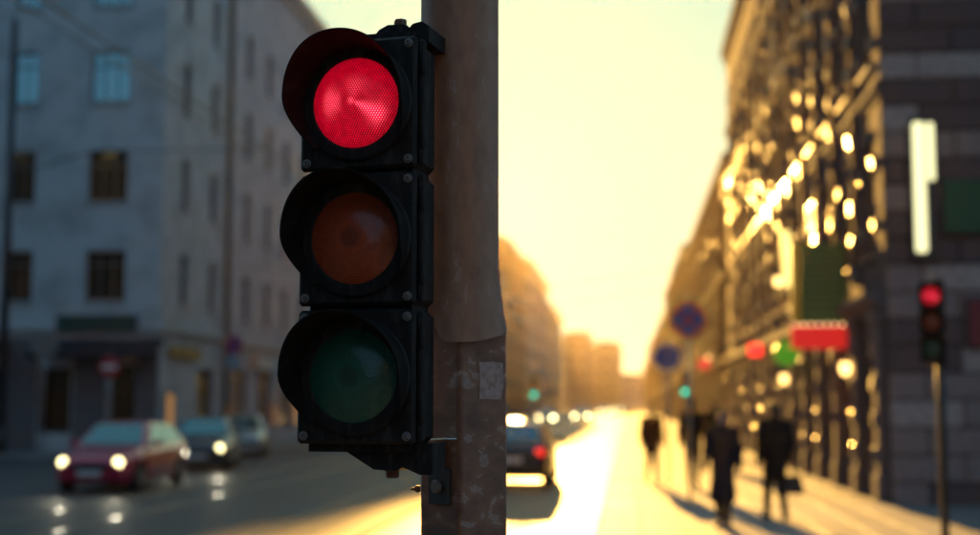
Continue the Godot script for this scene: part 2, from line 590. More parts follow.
func lit_window(b: Node3D, at: Vector3, s: Vector2, n: Vector3, m: Material, fr: Material) -> void:
	var u := UP.cross(n)
	var w := MB.new()
	w.box(Vector3.ZERO, Vector3(s.x, s.y, 0.03), 0.004)
	var bs := Basis(u, UP, n)
	var o := part("lit_window", w.done(), m, b, Transform3D(bs, at + n * 0.03))
	var f := MB.new()
	for sg in [-1.0, 1.0]:
		f.box(Vector3(sg * (s.x / 2 + 0.03), 0, 0.01), Vector3(0.06, s.y + 0.12, 0.07), 0.006)
		f.box(Vector3(0, sg * (s.y / 2 + 0.03), 0.012), Vector3(s.x, 0.06, 0.07), 0.006)
	f.box(Vector3(0, 0, 0.025), Vector3(0.04, s.y, 0.03), 0.004)
	part("window_frame", f.done(), fr, o)

func left_buildings() -> void:
	# pale corner building, front at z -47.7, street side at x -16.8
	var m := bm("pale plaster", "white trim", "window paint", "coated street glass")
	m.surround = false
	var H := 26.0
	var b := thing("corner_building", "pale grey plaster corner building with dark shops at street level", "building", Vector3(-88, 0.0, -47.7))
	shell(b, 71.2, 7.8, H, ["front", "right"], m)
	var wins := []
	for r in [[5.55, 1.85], [9.2, 1.9], [12.9, 1.95], [16.55, 1.95], [19.9, 1.7]]:
		for q in [[-18.9, 1.5], [-22.15, 0.95], [-25.2, 0.95], [-28.4, 1.5], [-31.6, 0.95], [-34.8, 1.5]]:
			wins.append([q[0] - q[1] / 2 + 88, r[0], q[1], r[1], "house"])
	for q in [[-18.6, -17.65, 0.15, 3.1], [-21.3, -20.05, 0.75, 2.4], [-24.6, -22.6, 0.75, 2.4], [-27.6, -26.4, 0.15, 3.1], [-31.0, -29.0, 0.75, 2.4]]:
		wins.append([q[0] + 88, q[2], q[1] - q[0], q[3], "shop"])
	facade(b, Vector3.ZERO, Vector3(0, 0, 1), 71.2, H, wins, m)
	wins = []
	for r in [[5.55, 1.95], [9.2, 2.0], [12.9, 2.0], [16.55, 1.95], [19.9, 1.7]]:
		for z in [50.26, 53.8]:
			wins.append([z - 47.7 - 0.45, r[0], 0.9, r[1], "house"])
	wins.append([4.4, 0.7, 2.2, 2.5, "shop"])
	facade(b, Vector3(71.2, 0, 0), Vector3(1, 0, 0), 7.8, H, wins, m)
	band(b, "string_course", Vector3.ZERO, Vector3(0, 0, 1), 71.42, 4.3, 0.2, 0.3, mats["white trim"])
	band(b, "string_course", Vector3(71.2, 0, -0.002), Vector3(1, 0, 0), 7.8, 4.302, 0.2, 0.3, mats["white trim"])
	band(b, "cornice", Vector3.ZERO, Vector3(0, 0, 1), 71.75, H - 0.7, 0.55, 0.7, mats["white trim"])
	band(b, "cornice", Vector3(71.2, 0, -0.002), Vector3(1, 0, 0), 7.8, H - 0.698, 0.55, 0.7, mats["white trim"])
	# plinth courses and pilasters of the shop storey
	for x in [-17.2, -19.35, -21.95, -25.5, -28.3]:
		bpart("pilaster", Vector3(x + 88, 2.1, 0.06), Vector3(0.8 if x > -18 else 1.2, 4.2, 0.12), mats["base stone"], b, 0.02)
	var wood := mat("shop green", Color(0.012, 0.05, 0.04), 0.5)
	bpart("fascia_board", Vector3(-19.1 + 88, 4.72, 0.17), Vector3(3.0, 0.62, 0.14), wood, b, 0.015)
	var aw := mat("dark awning", Color(0.025, 0.028, 0.035), 0.85)
	for q in [[-18.9, 4.6], [-23.7, 2.6]]:
		var a := MB.new()
		a.extrude(PackedVector2Array([Vector2(0.03, 4.15), Vector2(0.03, 3.95), Vector2(1.15, 3.55), Vector2(1.15, 3.42), Vector2(1.18, 3.42), Vector2(1.18, 3.6)]), -q[1] / 2, q[1] / 2, Transform3D(Basis(Vector3(0, 0, 1), UP, Vector3(-1, 0, 0)), Vector3(q[0] + 88, 0, 0.1)))
		part("awning", a.done(), aw, b)
	var warm := glow("warm shop light", Color(1.0, 0.48, 0.16), 0.4, Color(0.3, 0.2, 0.1))
	var dim := glow("dim shop light", Color(1.0, 0.42, 0.16), 0.22, Color(0.3, 0.2, 0.1))
	lit_window(b, Vector3(71.2, 1.55, -1.15), Vector2(0.75, 1.25), Vector3(1, 0, 0), warm, mats["window paint"])
	bpart("fascia_board", Vector3(71.3, 3.75, -2.6), Vector3(0.12, 0.42, 3.6), mat("ochre sign", Color(0.28, 0.17, 0.03), 0.6), b, 0.01)
	var dp := MB.new()
	dp.tube([Vector3(71.36, 0.1, -7.75), Vector3(71.36, 22.2, -7.75)], 0.11, 0.11, 10)
	part("drain_pipe", dp.done(), mats["dark metal"], b)

	# neighbour along the street
	m = bm("rose plaster", "white trim", "window paint")
	m.surround = false
	H = 22.5
	b = thing("town_house", "pinkish plaster town house with warm shops beyond the drain pipe", "building", Vector3(-48, 0, -55.5))
	shell(b, 31.2, 34.5, H, ["right"], m)
	wins = []
	for r in [[5.4, 2.0], [9.0, 2.1], [12.7, 2.1], [16.35, 2.0]]:
		for k in 9:
			wins.append([3.3 + k * 3.42 - 0.5, r[0], 1.0, r[1], "house"])
	for k in 8:
		wins.append([1.2 + k * 4.1, 0.6, 2.6, 2.7, "shop"])
	facade(b, Vector3(31.2, 0, 0), Vector3(1, 0, 0), 34.5, H, wins, m)
	band(b, "string_course", Vector3(31.2, 0, 0), Vector3(1, 0, 0), 34.5, 4.2, 0.2, 0.3, mats["white trim"])
	band(b, "cornice", Vector3(31.2, 0, 0), Vector3(1, 0, 0), 34.5, H - 0.7, 0.5, 0.7, mats["white trim"])
	lit_window(b, Vector3(31.2, 1.3, -0.75), Vector2(0.6, 0.9), Vector3(1, 0, 0), dim, mats["window paint"])
	lit_window(b, Vector3(31.2, 1.3, -8.2), Vector2(0.7, 1.1), Vector3(1, 0, 0), dim, mats["window paint"])
	lit_window(b, Vector3(31.2, 1.35, -12.6), Vector2(0.9, 1.1), Vector3(1, 0, 0), warm, mats["window paint"])
	lit_window(b, Vector3(31.2, 3.7, -4.6), Vector2(0.5, 0.5), Vector3(1, 0, 0), dim, mats["window paint"])
	bpart("fascia_board", Vector3(31.3, 3.6, -6.6), Vector3(0.1, 0.5, 3.0), mat("pale sign", Color(0.5, 0.48, 0.44), 0.5), b, 0.01)

	# farther houses of the row
	var far := [
		["cream plaster", -90.0, 42.0, 25.0, "tall cream plaster house mostly hidden behind the traffic signal", 4],
		["grey plaster", -132.0, 54.0, 19.8, "grey plaster house behind the pole in the shaded row", 4],
		["ochre plaster", -186.0, 42.0, 24.5, "tall ochre house just beside the pole in golden haze", 5],
		["grey plaster", -228.0, 60.0, 26.0, "grey hazy house farther down the shaded row", 5],
		["cream plaster", -288.0, 62.0, 23.0, "cream hazy house last in the shaded row", 4]]
	for q in far:
		m = bm(q[0], "trim stone", "window paint")
		b = thing("town_house", q[4], "building", Vector3(-46, 0, q[1]), 0.0, "town houses along the shaded side")
		shell(b, 29.2, q[2] - 0.02, q[3], ["right"], m)
		var rows := []
		for k in q[5]:
			rows.append([5.2 + k * (q[3] - 6.0) / q[5], 2.1])
		wins = grid_windows(q[2], 4.2, rows, 1.2, "far")
		wins.append_array(grid_windows(q[2], 4.9, [[0.6, 2.7]], 3.0, "shop"))
		facade(b, Vector3(29.2, 0, 0), Vector3(1, 0, 0), q[2] - 0.02, q[3], wins, m)
		band(b, "cornice", Vector3(29.2, 0, 0), Vector3(1, 0, 0), q[2] - 0.02, q[3] - 0.7, 0.6, 0.7, mats["trim stone"])
		band(b, "string_course", Vector3(29.2, 0, 0), Vector3(1, 0, 0), q[2] - 0.02, 4.1, 0.25, 0.3, mats["trim stone"])
	# houses that close the street
	for q in [["grey plaster", -16.8, -9.0, -352.0, 19.0, "tall hazy house closing the street end on the shaded side"], ["cream plaster", -8.98, -1.6, -352.0, 16.4, "lower hazy house closing the street end beside the bright gap"], ["grey plaster", -14.0, 22.0, -415.0, 9.5, "low hazy house far behind the bright gap"]]:
		m = bm(q[0], "trim stone", "window paint")
		b = thing("far_house", q[5], "building", Vector3(q[1], 0, q[3]), 0.0, "houses closing the street")
		shell(b, q[2] - q[1], 12.0, q[4], ["front"], m)
		var rows := []
		var k := 0
		while 4.8 + k * 3.6 < q[4] - 2.6:
			rows.append([4.8 + k * 3.6, 2.0])
			k += 1
		facade(b, Vector3.ZERO, Vector3(0, 0, 1), q[2] - q[1], q[4], grid_windows(q[2] - q[1], 2.5, rows, 1.2, "far"), m)
	# block on the camera's side of the crossing, mirrored in the corner building's panes
	m = bm("dark brick", "trim stone", "window paint")
	b = thing("opposite_building", "dark brick block across the crossing behind the viewer", "building", Vector3(-74, 0, 88))
	shell(b, 57, 90, 20.0, [], m)
	m = bm("brown stone", "trim stone", "window paint")
	b = thing("opposite_building", "brown stone block on the near pavement behind the viewer", "building", Vector3(8, 0, 112))
	shell(b, 26, 80, 18.0, [], m)

func glint_blocks(b: Node3D, foot: Vector3, n: int, step: float) -> void:
	# glossy blocks added to a pilaster, tilted so that single ones glint in low sun
	if not cache.has("stud"):
		var qb := MB.new()
		qb.box(Vector3.ZERO, Vector3(0.14, 0.26, 0.24), 0.02)
		cache["stud"] = qb.done()
	var gm := [mat("glint block", Color(0.24, 0.17, 0.14), 0.36), mat("glint block dark", Color(0.15, 0.11, 0.10), 0.46)]
	for k in n:
		if rng.randf() < 0.12:
			continue
		var t := Basis.from_euler(Vector3(0, rng.randf_range(-1, 1) * 0.15, rng.randf_range(-1, 1) * 0.16))
		part("glint_block", cache["stud"], gm[rng.randi() % 2], b, Transform3D(t, foot + UP * k * step + Vector3(0.02, 0, 0)))

func right_buildings() -> void:
	var m := bm("brown stone", "trim stone", "window paint", "wavy street glass", 0.06)
	m.sill = mats["tin sill"]
	m.mixed = 0.04
	m.glint_quoin = mat("glazed quoin", Color(0.24, 0.18, 0.15), 0.38)
	m.surround = false
	var X := 4.5
	var L := 36.0
	var H := 17.5
	var b := thing("stone_building", "brown stone corner building with banded blocks and projecting signs", "building", Vector3(X, 0, -24.3))
	shell(b, 20, L, H, ["front", "left"], m)
	var bay := 2.57
	var n := 14
	var wins := []
	for r in [[4.55, 2.1], [8.0, 2.1], [11.4, 1.9], [14.1, 1.35]]:
		for i in n:
			wins.append([0.012 + i * bay + (bay - 1.15) / 2, r[0], 1.15, r[1], "house"])
	for i in n:
		wins.append([0.012 + i * bay + (bay - 1.7) / 2, 0.75, 1.7, 2.3, "shop"])
	facade(b, Vector3(0, 0, -L), Vector3(-1, 0, 0), L, H, wins, m)
	# pilasters between the bays, one per storey band
	var pm := MB.new()
	pm.box(Vector3(-0.09, 1.72, 0), Vector3(0.18, 3.2, 0.42), 0.03)
	pm.box(Vector3(-0.11, 0.3, 0), Vector3(0.23, 0.6, 0.52), 0.02)
	pm.box(Vector3(-0.12, 3.36, 0), Vector3(0.25, 0.18, 0.54), 0.02)
	var pil := pm.done()
	for i in n + 1:
		glint_blocks(b, Vector3(-0.19, 0.95, clampf(-L + i * bay, -L + 0.3, -0.3)), 4, 0.62)
		part("pilaster", pil, mats["trim stone"], b, Transform3D(Basis(), Vector3(0, 0, clampf(-L + i * bay, -L + 0.3, -0.3))))
	var hm := MB.new()
	hm.box(Vector3(-0.055, 4.9, 0), Vector3(0.11, 9.6, 0.22), 0.02)
	hm.box(Vector3(-0.08, 9.8, 0), Vector3(0.16, 0.3, 0.4), 0.02)
	var hil := hm.done()
	for i in range(1, n):
		part("pilaster", hil, mats["red brown stone"], b, Transform3D(Basis(), Vector3(0, 4.0, -L + i * bay)))
		glint_blocks(b, Vector3(-0.12, 4.3, -L + i * bay), 14, 0.66)
	for q in [[3.48, 0.3, 0.3], [7.3, 0.1, 0.24], [10.75, 0.1, 0.22], [16.8, 0.25, 0.7], [13.5, 0.14, 0.35]]:
		band(b, "cornice" if q[0] > 13 else "string_course", Vector3(0, 0, -L), Vector3(-1, 0, 0), L, q[0], q[1], q[2], mats["trim stone"])
	# front: courses of stone blocks with recessed joints
	var fw := MB.new()
	fw.quad(Vector3(0, 0, 0), Vector3(20, 0, 0), Vector3(20, H, 0), Vector3(0, H, 0), Vector3(0, 0, 1))
	part("wall", fw.done(), mats["stone block dark"], b)
	var variants := {}
	for wv in [0.62, 1.23]:
		var bb := MB.new()
		bb.box(Vector3(0, 0, 0.0), Vector3(wv - 0.02, 0.445, 0.16), 0.025)
		variants[wv] = bb.done()
	var tones := [mats["stone block"], mats["stone block"], mats["stone block dark"], mats["stone block pale"]]
	for j in 26:
		var y := 0.25 + j * 0.47
		var x := 0.0
		var first := j % 2 == 0
		var row_tone := rng.randi() % 4 if j % 3 else 2
		while x < 7.3:
			var wv := 0.62 if first else 1.23
			first = false
			part("stone_block", variants[wv], tones[row_tone] if rng.randf() < 0.75 else tones[rng.randi() % 4], b, Transform3D(Basis(), Vector3(x + wv / 2 + 0.004, y, 0.07 + rng.randf_range(-0.008, 0.008))))
			x += wv
	band(b, "cornice", Vector3.ZERO, Vector3(0, 0, 1), 20, 16.802, 0.25, 0.7, mats["trim stone"])
	# farther houses
	var far := [
		["red brown stone", -60.35, 46.0, 12.9, "reddish stone house beyond the corner building on the sunny side", 3, "brown stone"],
		["brown stone", -106.4, 54.0, 14.2, "darker brown house midway along the sunny side", 3, "trim stone"],
		["brown stone", -160.5, 66.0, 12.6, "brown stone house far along the sunny side", 3, "trim stone"],
		["red brown stone", -226.6, 70.0, 13.0, "hazy reddish house second from the end on the sunny side", 3, "trim stone"],
		["red brown stone", -296.7, 90.0, 11.6, "last reddish house before the bright gap on the sunny side", 2, "trim stone"]]
	for q in far:
		m = bm(q[0], q[6], "window paint", "wavy street glass", 0.06)
		m.mixed = 0.08
		b = thing("stone_house", q[4], "building", Vector3(X, 0, q[1]), 0.0, "houses along the sunny side")
		shell(b, 18, q[2], q[3], ["left"], m)
		var rows := []
		for k in q[5]:
			rows.append([4.6 + k * 3.2, 2.0])
		var bw: float = 2.9 if q[1] > -100 else 4.4
		wins = grid_windows(q[2], bw, rows, 1.2 if bw < 4 else 1.9, "far")
		wins.append_array(grid_windows(q[2], bw, [[0.7, 2.4]], bw - 0.9, "shop"))
		facade(b, Vector3(0, 0, -q[2]), Vector3(-1, 0, 0), q[2], q[3], wins, m)
		var cnt := int(q[2] / bw)
		for i in range(1, cnt):
			var pz: float = -q[2] + (q[2] - cnt * bw) / 2 + i * bw
			part("pilaster", pil, mats[q[6]], b, Transform3D(Basis(), Vector3(0, 0, pz)))
			var um := "upil%.1f" % q[3]
			if not cache.has(um):
				var ub := MB.new()
				ub.box(Vector3(-0.11, (q[3] + 3.6) / 2, 0), Vector3(0.22, q[3] - 4.6, 0.3), 0.02)
				cache[um] = ub.done()
			part("pilaster", cache[um], mats[q[0]], b, Transform3D(Basis(), Vector3(0, 0, pz)))
			if q[1] > -150:
				glint_blocks(b, Vector3(-0.22, 4.4, pz), 11, 0.7)
		band(b, "cornice", Vector3(0, 0, -q[2]), Vector3(-1, 0, 0), q[2], q[3] - 0.6, 0.25, 0.6, mats[q[6]])
		for y in [3.6, 7.4]:
			band(b, "string_course", Vector3(0, 0, -q[2]), Vector3(-1, 0, 0), q[2], y, 0.25, 0.26, mats[q[6]])

# ---------------------------------------------------------------- traffic signal
func dome(r: float, sag: float, rings := 20, seg := 56) -> ArrayMesh:
	var st := SurfaceTool.new()
	st.begin(Mesh.PRIMITIVE_TRIANGLES)
	st.set_smooth_group(0)
	var R := (r * r + sag * sag) / (2 * sag)
	var pt := func(i: int, k: int) -> Array:
		var a := asin(r / R) * i / rings
		var t := TAU * k / seg
		var p := Vector3(R * sin(a) * cos(t), R * sin(a) * sin(t), R * cos(a) - (R - sag))
		return [p, Vector2(0.5 + p.x / r * 0.5, 0.5 - p.y / r * 0.5)]
	for i in rings:
		for k in seg:
			var q := [pt.call(i, k), pt.call(i + 1, k), pt.call(i + 1, k + 1), pt.call(i, k + 1)]
			for t in [[0, 2, 1], [0, 3, 2]]:
				if i == 0 and t[1] == 3:
					continue
				for v in t:
					st.set_uv(q[v][1])
					st.add_vertex(q[v][0])
	st.generate_normals()
	st.index()
	return st.commit()

func visor_mesh(r: float, l0: float) -> ArrayMesh:
	var mb := MB.new(true)
	var N := 64
	var K := 6
	var span := deg_to_rad(138.0)
	var pt := func(i: int, k: int, off: float) -> Vector3:
		var a := -span + 2 * span * i / N
		var d := absf(rad_to_deg(a))
		var l := l0 * (1.0 - 0.26 * smoothstep(20.0, 95.0, d)) * (1.0 - 0.8 * smoothstep(88.0, 138.0, d))
		var rr := r + off + 0.0145 * k / K
		return Vector3(rr * sin(a), rr * cos(a), l * k / K)
	for i in N:
		for k in K:
			var o: Vector3 = pt.call(i, k, 0.0)
			var rad := Vector3(o.x, o.y, 0)
			mb.quad(pt.call(i, k, 0.0), pt.call(i + 1, k, 0.0), pt.call(i + 1, k + 1, 0.0), pt.call(i, k + 1, 0.0), rad)
			mb.quad(pt.call(i, k, -0.0032), pt.call(i + 1, k, -0.0032), pt.call(i + 1, k + 1, -0.0032), pt.call(i, k + 1, -0.0032), -rad)
		mb.st.set_smooth_group(-1)
		mb.quad(pt.call(i, K, 0.0), pt.call(i + 1, K, 0.0), pt.call(i + 1, K, -0.0032), pt.call(i, K, -0.0032), Vector3(0, 0, 1))
		mb.st.set_smooth_group(0)
	return mb.done()

func ring_xf(at: Vector3) -> Transform3D:
	return Transform3D(Basis(), at)

func lens_images() -> void:
	var S := 512
	var red := Image.create(S, S, false, Image.FORMAT_RGB8)
	var bump := Image.create(S, S, false, Image.FORMAT_RGB8)
	var pat := Image.create(S, S, false, Image.FORMAT_RGB8)
	var nz := FastNoiseLite.new()
	nz.seed = 4
	nz.frequency = 0.02
	for j in S:
		for i in S:
			var x := (i + 0.5) / S * 2 - 1
			var y := 1 - (j + 0.5) / S * 2
			var r := sqrt(x * x + y * y)
			var th := rad_to_deg(atan2(y, x))
			# prism grid of the lens
			var a := (x + y * 0.58) * 18.0
			var b := (x - y * 0.58) * 18.0
			var g := (0.5 + 0.5 * cos(TAU * a)) * (0.5 + 0.5 * cos(TAU * b))
			var gg := 0.22 + 0.78 * smoothstep(0.05, 0.75, g)
			# image of the lamp and reflector in the prisms
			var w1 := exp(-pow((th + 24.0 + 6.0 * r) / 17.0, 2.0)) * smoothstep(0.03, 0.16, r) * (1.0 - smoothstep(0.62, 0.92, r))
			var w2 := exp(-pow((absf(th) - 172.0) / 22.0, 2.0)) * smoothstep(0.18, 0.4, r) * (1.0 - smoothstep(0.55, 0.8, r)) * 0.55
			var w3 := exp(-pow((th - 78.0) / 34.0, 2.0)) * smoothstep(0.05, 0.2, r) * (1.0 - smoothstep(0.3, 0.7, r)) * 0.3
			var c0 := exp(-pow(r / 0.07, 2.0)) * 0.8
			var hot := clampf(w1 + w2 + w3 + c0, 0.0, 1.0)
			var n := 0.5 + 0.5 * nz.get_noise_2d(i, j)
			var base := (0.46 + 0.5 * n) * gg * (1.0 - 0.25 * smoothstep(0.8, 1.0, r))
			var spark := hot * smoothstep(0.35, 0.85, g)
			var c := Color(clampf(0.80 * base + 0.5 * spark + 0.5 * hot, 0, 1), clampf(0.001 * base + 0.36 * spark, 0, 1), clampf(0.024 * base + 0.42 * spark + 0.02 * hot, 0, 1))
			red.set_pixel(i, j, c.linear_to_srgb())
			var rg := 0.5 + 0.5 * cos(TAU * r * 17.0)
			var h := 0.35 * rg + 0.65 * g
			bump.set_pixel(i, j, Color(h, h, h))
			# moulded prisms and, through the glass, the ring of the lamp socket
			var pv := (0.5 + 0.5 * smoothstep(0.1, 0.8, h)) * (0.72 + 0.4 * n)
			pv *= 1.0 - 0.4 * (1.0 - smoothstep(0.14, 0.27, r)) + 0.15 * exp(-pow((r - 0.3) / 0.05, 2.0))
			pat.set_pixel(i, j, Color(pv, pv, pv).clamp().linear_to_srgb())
	cache["red_img"] = ImageTexture.create_from_image(red)
	cache["lens_pattern"] = ImageTexture.create_from_image(pat)
	cache["lens_bump"] = ImageTexture.create_from_image(bump)

func lens_mat(called: String, lin: Color, lit: bool, col := "") -> StandardMaterial3D:
	if mats.has(called):
		return mats[called]
	var m := StandardMaterial3D.new()
	m.resource_name = called
	m.albedo_color = lin.linear_to_srgb()
	m.roughness = 0.3
	m.clearcoat_enabled = true
	m.clearcoat = 0.8
	m.clearcoat_roughness = 0.2
	m.heightmap_enabled = true
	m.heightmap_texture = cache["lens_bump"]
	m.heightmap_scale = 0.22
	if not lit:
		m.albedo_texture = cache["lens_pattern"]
	if lit:
		m.clearcoat = 0.25
		m.emission_enabled = true
		m.emission_energy_multiplier = 1.8 / EXPO
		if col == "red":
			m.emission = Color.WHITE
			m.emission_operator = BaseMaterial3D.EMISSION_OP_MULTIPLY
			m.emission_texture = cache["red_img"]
	mats[called] = m
	return m

func make_signal(at: Vector3, turn: float, lit: String, label: String, main: bool) -> Node3D:
	var grain := noise_tex(0.25, [[0.0, 0.0], [1.0, 1.0]], 31, 256, 3)
	var dust := noise_tex(0.015, [[0.0, 0.28], [0.45, 0.36], [0.6, 0.5], [0.75, 0.8], [1.0, 1.0]], 33, 512, 5)
	var black := mat("signal black", Color(0.042, 0.037, 0.033), 0.55, 0.0, dust, 3.0, grain, 0.04, false)
	var vis := mat("visor black", Color(0.03, 0.027, 0.025), 0.6, 0.0, dust, 2.0, grain, 0.03, false)
	black.uv1_scale = Vector3(4.0, 1.3, 4.0)
	black.metallic_specular = 0.3
	vis.metallic_specular = 0.2
	var screw_m := mat("screw steel", Color(0.19, 0.17, 0.155), 0.55, 0.4)
	var t := thing("traffic_signal", label, "traffic light", at, turn, "" if main else "traffic signals down the street")
	if not main:
		t.rotation.y = turn + atan2(-at.x, -at.z + 0.0)
	var cols := ["red", "amber", "green"]
	var lens_lin := {"red": Color(0.10, 0.003, 0.006), "amber": Color(0.62, 0.085, 0.008), "green": Color(0.008, 0.16, 0.095)}
	var bodym := "sig_body"
	if not cache.has(bodym):
		var hb := MB.new()
		hb.box(Vector3(0, 0, -0.088), Vector3(0.278, 0.306, 0.135), 0.016)
		hb.box(Vector3(0, 0.155, -0.085), Vector3(0.25, 0.03, 0.11), 0.0)
		hb.box(Vector3(0, -0.155, -0.084), Vector3(0.248, 0.03, 0.108), 0.0)
		cache[bodym] = hb.done()
		var dm := MB.new()
		# door plate with a raised rim and a stepped ring round the lens
		dm.box(Vector3(0, 0, -0.011), Vector3(0.284, 0.303, 0.022), 0.007)
		dm.box(Vector3(0.148, 0, -0.03), Vector3(0.014, 0.29, 0.02), 0.003)
		cache["sig_door"] = dm.done()
		var rm := MB.new(true)
		rm.lathe([Vector2(0.134, 0.0), Vector2(0.1335, 0.008), Vector2(0.131, 0.0105), Vector2(0.127, 0.011), Vector2(0.118, 0.0105), Vector2(0.108, 0.0125), Vector2(0.1055, 0.0115), Vector2(0.104, 0.008)], 64)
		cache["sig_ring"] = rm.done()
		cache["sig_visor"] = visor_mesh(0.129, 0.128)
		cache["sig_lens"] = dome(0.1045, 0.028)
		var sm := MB.new()
		sm.lathe([Vector2(0.0105, 0.0), Vector2(0.0105, 0.0022), Vector2(0.0095, 0.003), Vector2(0.007, 0.003)], 20)
		sm.lathe([Vector2(0.0068, 0.002), Vector2(0.0068, 0.0065), Vector2(0.0058, 0.0075), Vector2(0.0042, 0.0075), Vector2(0.0038, 0.0045), Vector2(0.0, 0.0045)], 6)
		cache["sig_screw"] = sm.done()
		var hg := MB.new(true)
		hg.lathe([Vector2(0.0, -0.022), Vector2(0.0055, -0.022), Vector2(0.0065, -0.02), Vector2(0.0065, 0.02), Vector2(0.0055, 0.022), Vector2(0.0, 0.022)], 14, Transform3D(Basis(Vector3.RIGHT, -PI / 2), Vector3.ZERO))
		cache["sig_hinge"] = hg.done()
	for k in 3:
		var y := 0.3125 * (1 - k)
		var s := part("signal_section", cache[bodym], black, t, Transform3D(Basis(), Vector3(0, y, 0)), "")
		part("door", cache["sig_door"], black, s)
		part("lens_ring", cache["sig_ring"], black, s)
		part("visor", cache["sig_visor"], vis, s, Transform3D(Basis(), Vector3(0, 0, 0.004)))
		var lm: Material
		if cols[k] == lit:
			lm = lens_mat("lit red lens", lens_lin.red, true, "red") if lit == "red" and main else glow("lit %s lens" % lit, Color(1.0, 0.03, 0.04) if lit == "red" else Color(0.02, 0.85, 0.5), 7.0 if main else 2.6)
		else:
			lm = lens_mat(cols[k] + " lens", lens_lin[cols[k]], false)
		part("lens", cache["sig_lens"], lm, s, Transform3D(Basis(), Vector3(0, 0, 0.010)), ("lit " if cols[k] == lit else "unlit ") + cols[k] + " lens with a fine prism pattern")
		for q in [[-1, -1], [-1, 1], [1, -1], [1, 1]]:
			part("screw", cache["sig_screw"], screw_m, s, Transform3D(Basis(Vector3(0, 0, 1), rng.randf() * TAU), Vector3(q[0] * 0.1245, q[1] * 0.1335, -0.0005)))
		for sg in [-1.0, 1.0]:
			part("hinge", cache["sig_hinge"], black, s, Transform3D(Basis(), Vector3(0.1515, sg * 0.085, -0.022)))
		if cols[k] == lit:
			var sp := SpotLight3D.new()
			sp.name = "lamp_light"
			sp.light_color = (Color(1.0, 0.02, 0.03) if lit == "red" else Color(0.02, 0.9, 0.5)).linear_to_srgb()
			sp.light_energy = 0.003
			sp.light_size = 0.08
			sp.spot_angle = 70
			sp.spot_range = 20.0
			sp.shadow_enabled = true
			sp.position = Vector3(0, y, 0.034)
			sp.rotation.y = PI
			t.add_child(sp, true)
	# brackets
	var bx := Transform3D(Basis(), Vector3(0, 0.466, 0))
	var tb := MB.new()
	tb.extrude(PackedVector2Array([Vector2(-0.005, -0.004), Vector2(0.028, 0.034), Vector2(0.05, 0.044), Vector2(0.088, 0.043), Vector2(0.104, 0.034), Vector2(0.112, 0.042), Vector2(0.135, 0.046), Vector2(0.152, 0.034), Vector2(0.152, -0.004)]), -0.2, -0.06, bx)
	var top := part("bracket", tb.done(), black, t)
	var bolt := MB.new()
	bolt.lathe([Vector2(0.016, 0.0), Vector2(0.016, 0.012), Vector2(0.014, 0.016), Vector2(0.0, 0.016)], 6, Transform3D(Basis(Vector3.RIGHT, -PI / 2), Vector3.ZERO))
	bolt.lathe([Vector2(0.02, -0.004), Vector2(0.02, 0.0), Vector2(0.0, 0.0)], 20, Transform3D(Basis(Vector3.RIGHT, -PI / 2), Vector3.ZERO))
	var bolt_m := bolt.done()
	var rust := mat("rusty bolt", Color(0.16, 0.085, 0.05), 0.6, 0.3)
	part("bolt", bolt_m, rust, top, Transform3D(Basis(), Vector3(0.07, 0.5125, -0.09)))
	var bb := MB.new()
	bb.extrude(PackedVector2Array([Vector2(-0.035, 0.003), Vector2(-0.035, -0.018), Vector2(0.03, -0.056), Vector2(0.086, -0.058), Vector2(0.1, -0.05), Vector2(0.14, -0.066), Vector2(0.17, -0.066), Vector2(0.17, 0.003)]), -0.135, -0.045, Transform3D(Basis(), Vector3(0, -0.466, 0)))
	var bot := part("bracket", bb.done(), black, t)
	part("bolt", bolt_m, rust, bot, Transform3D(Basis(Vector3.RIGHT, PI), Vector3(0.058, -0.5265, -0.09)))
	return t

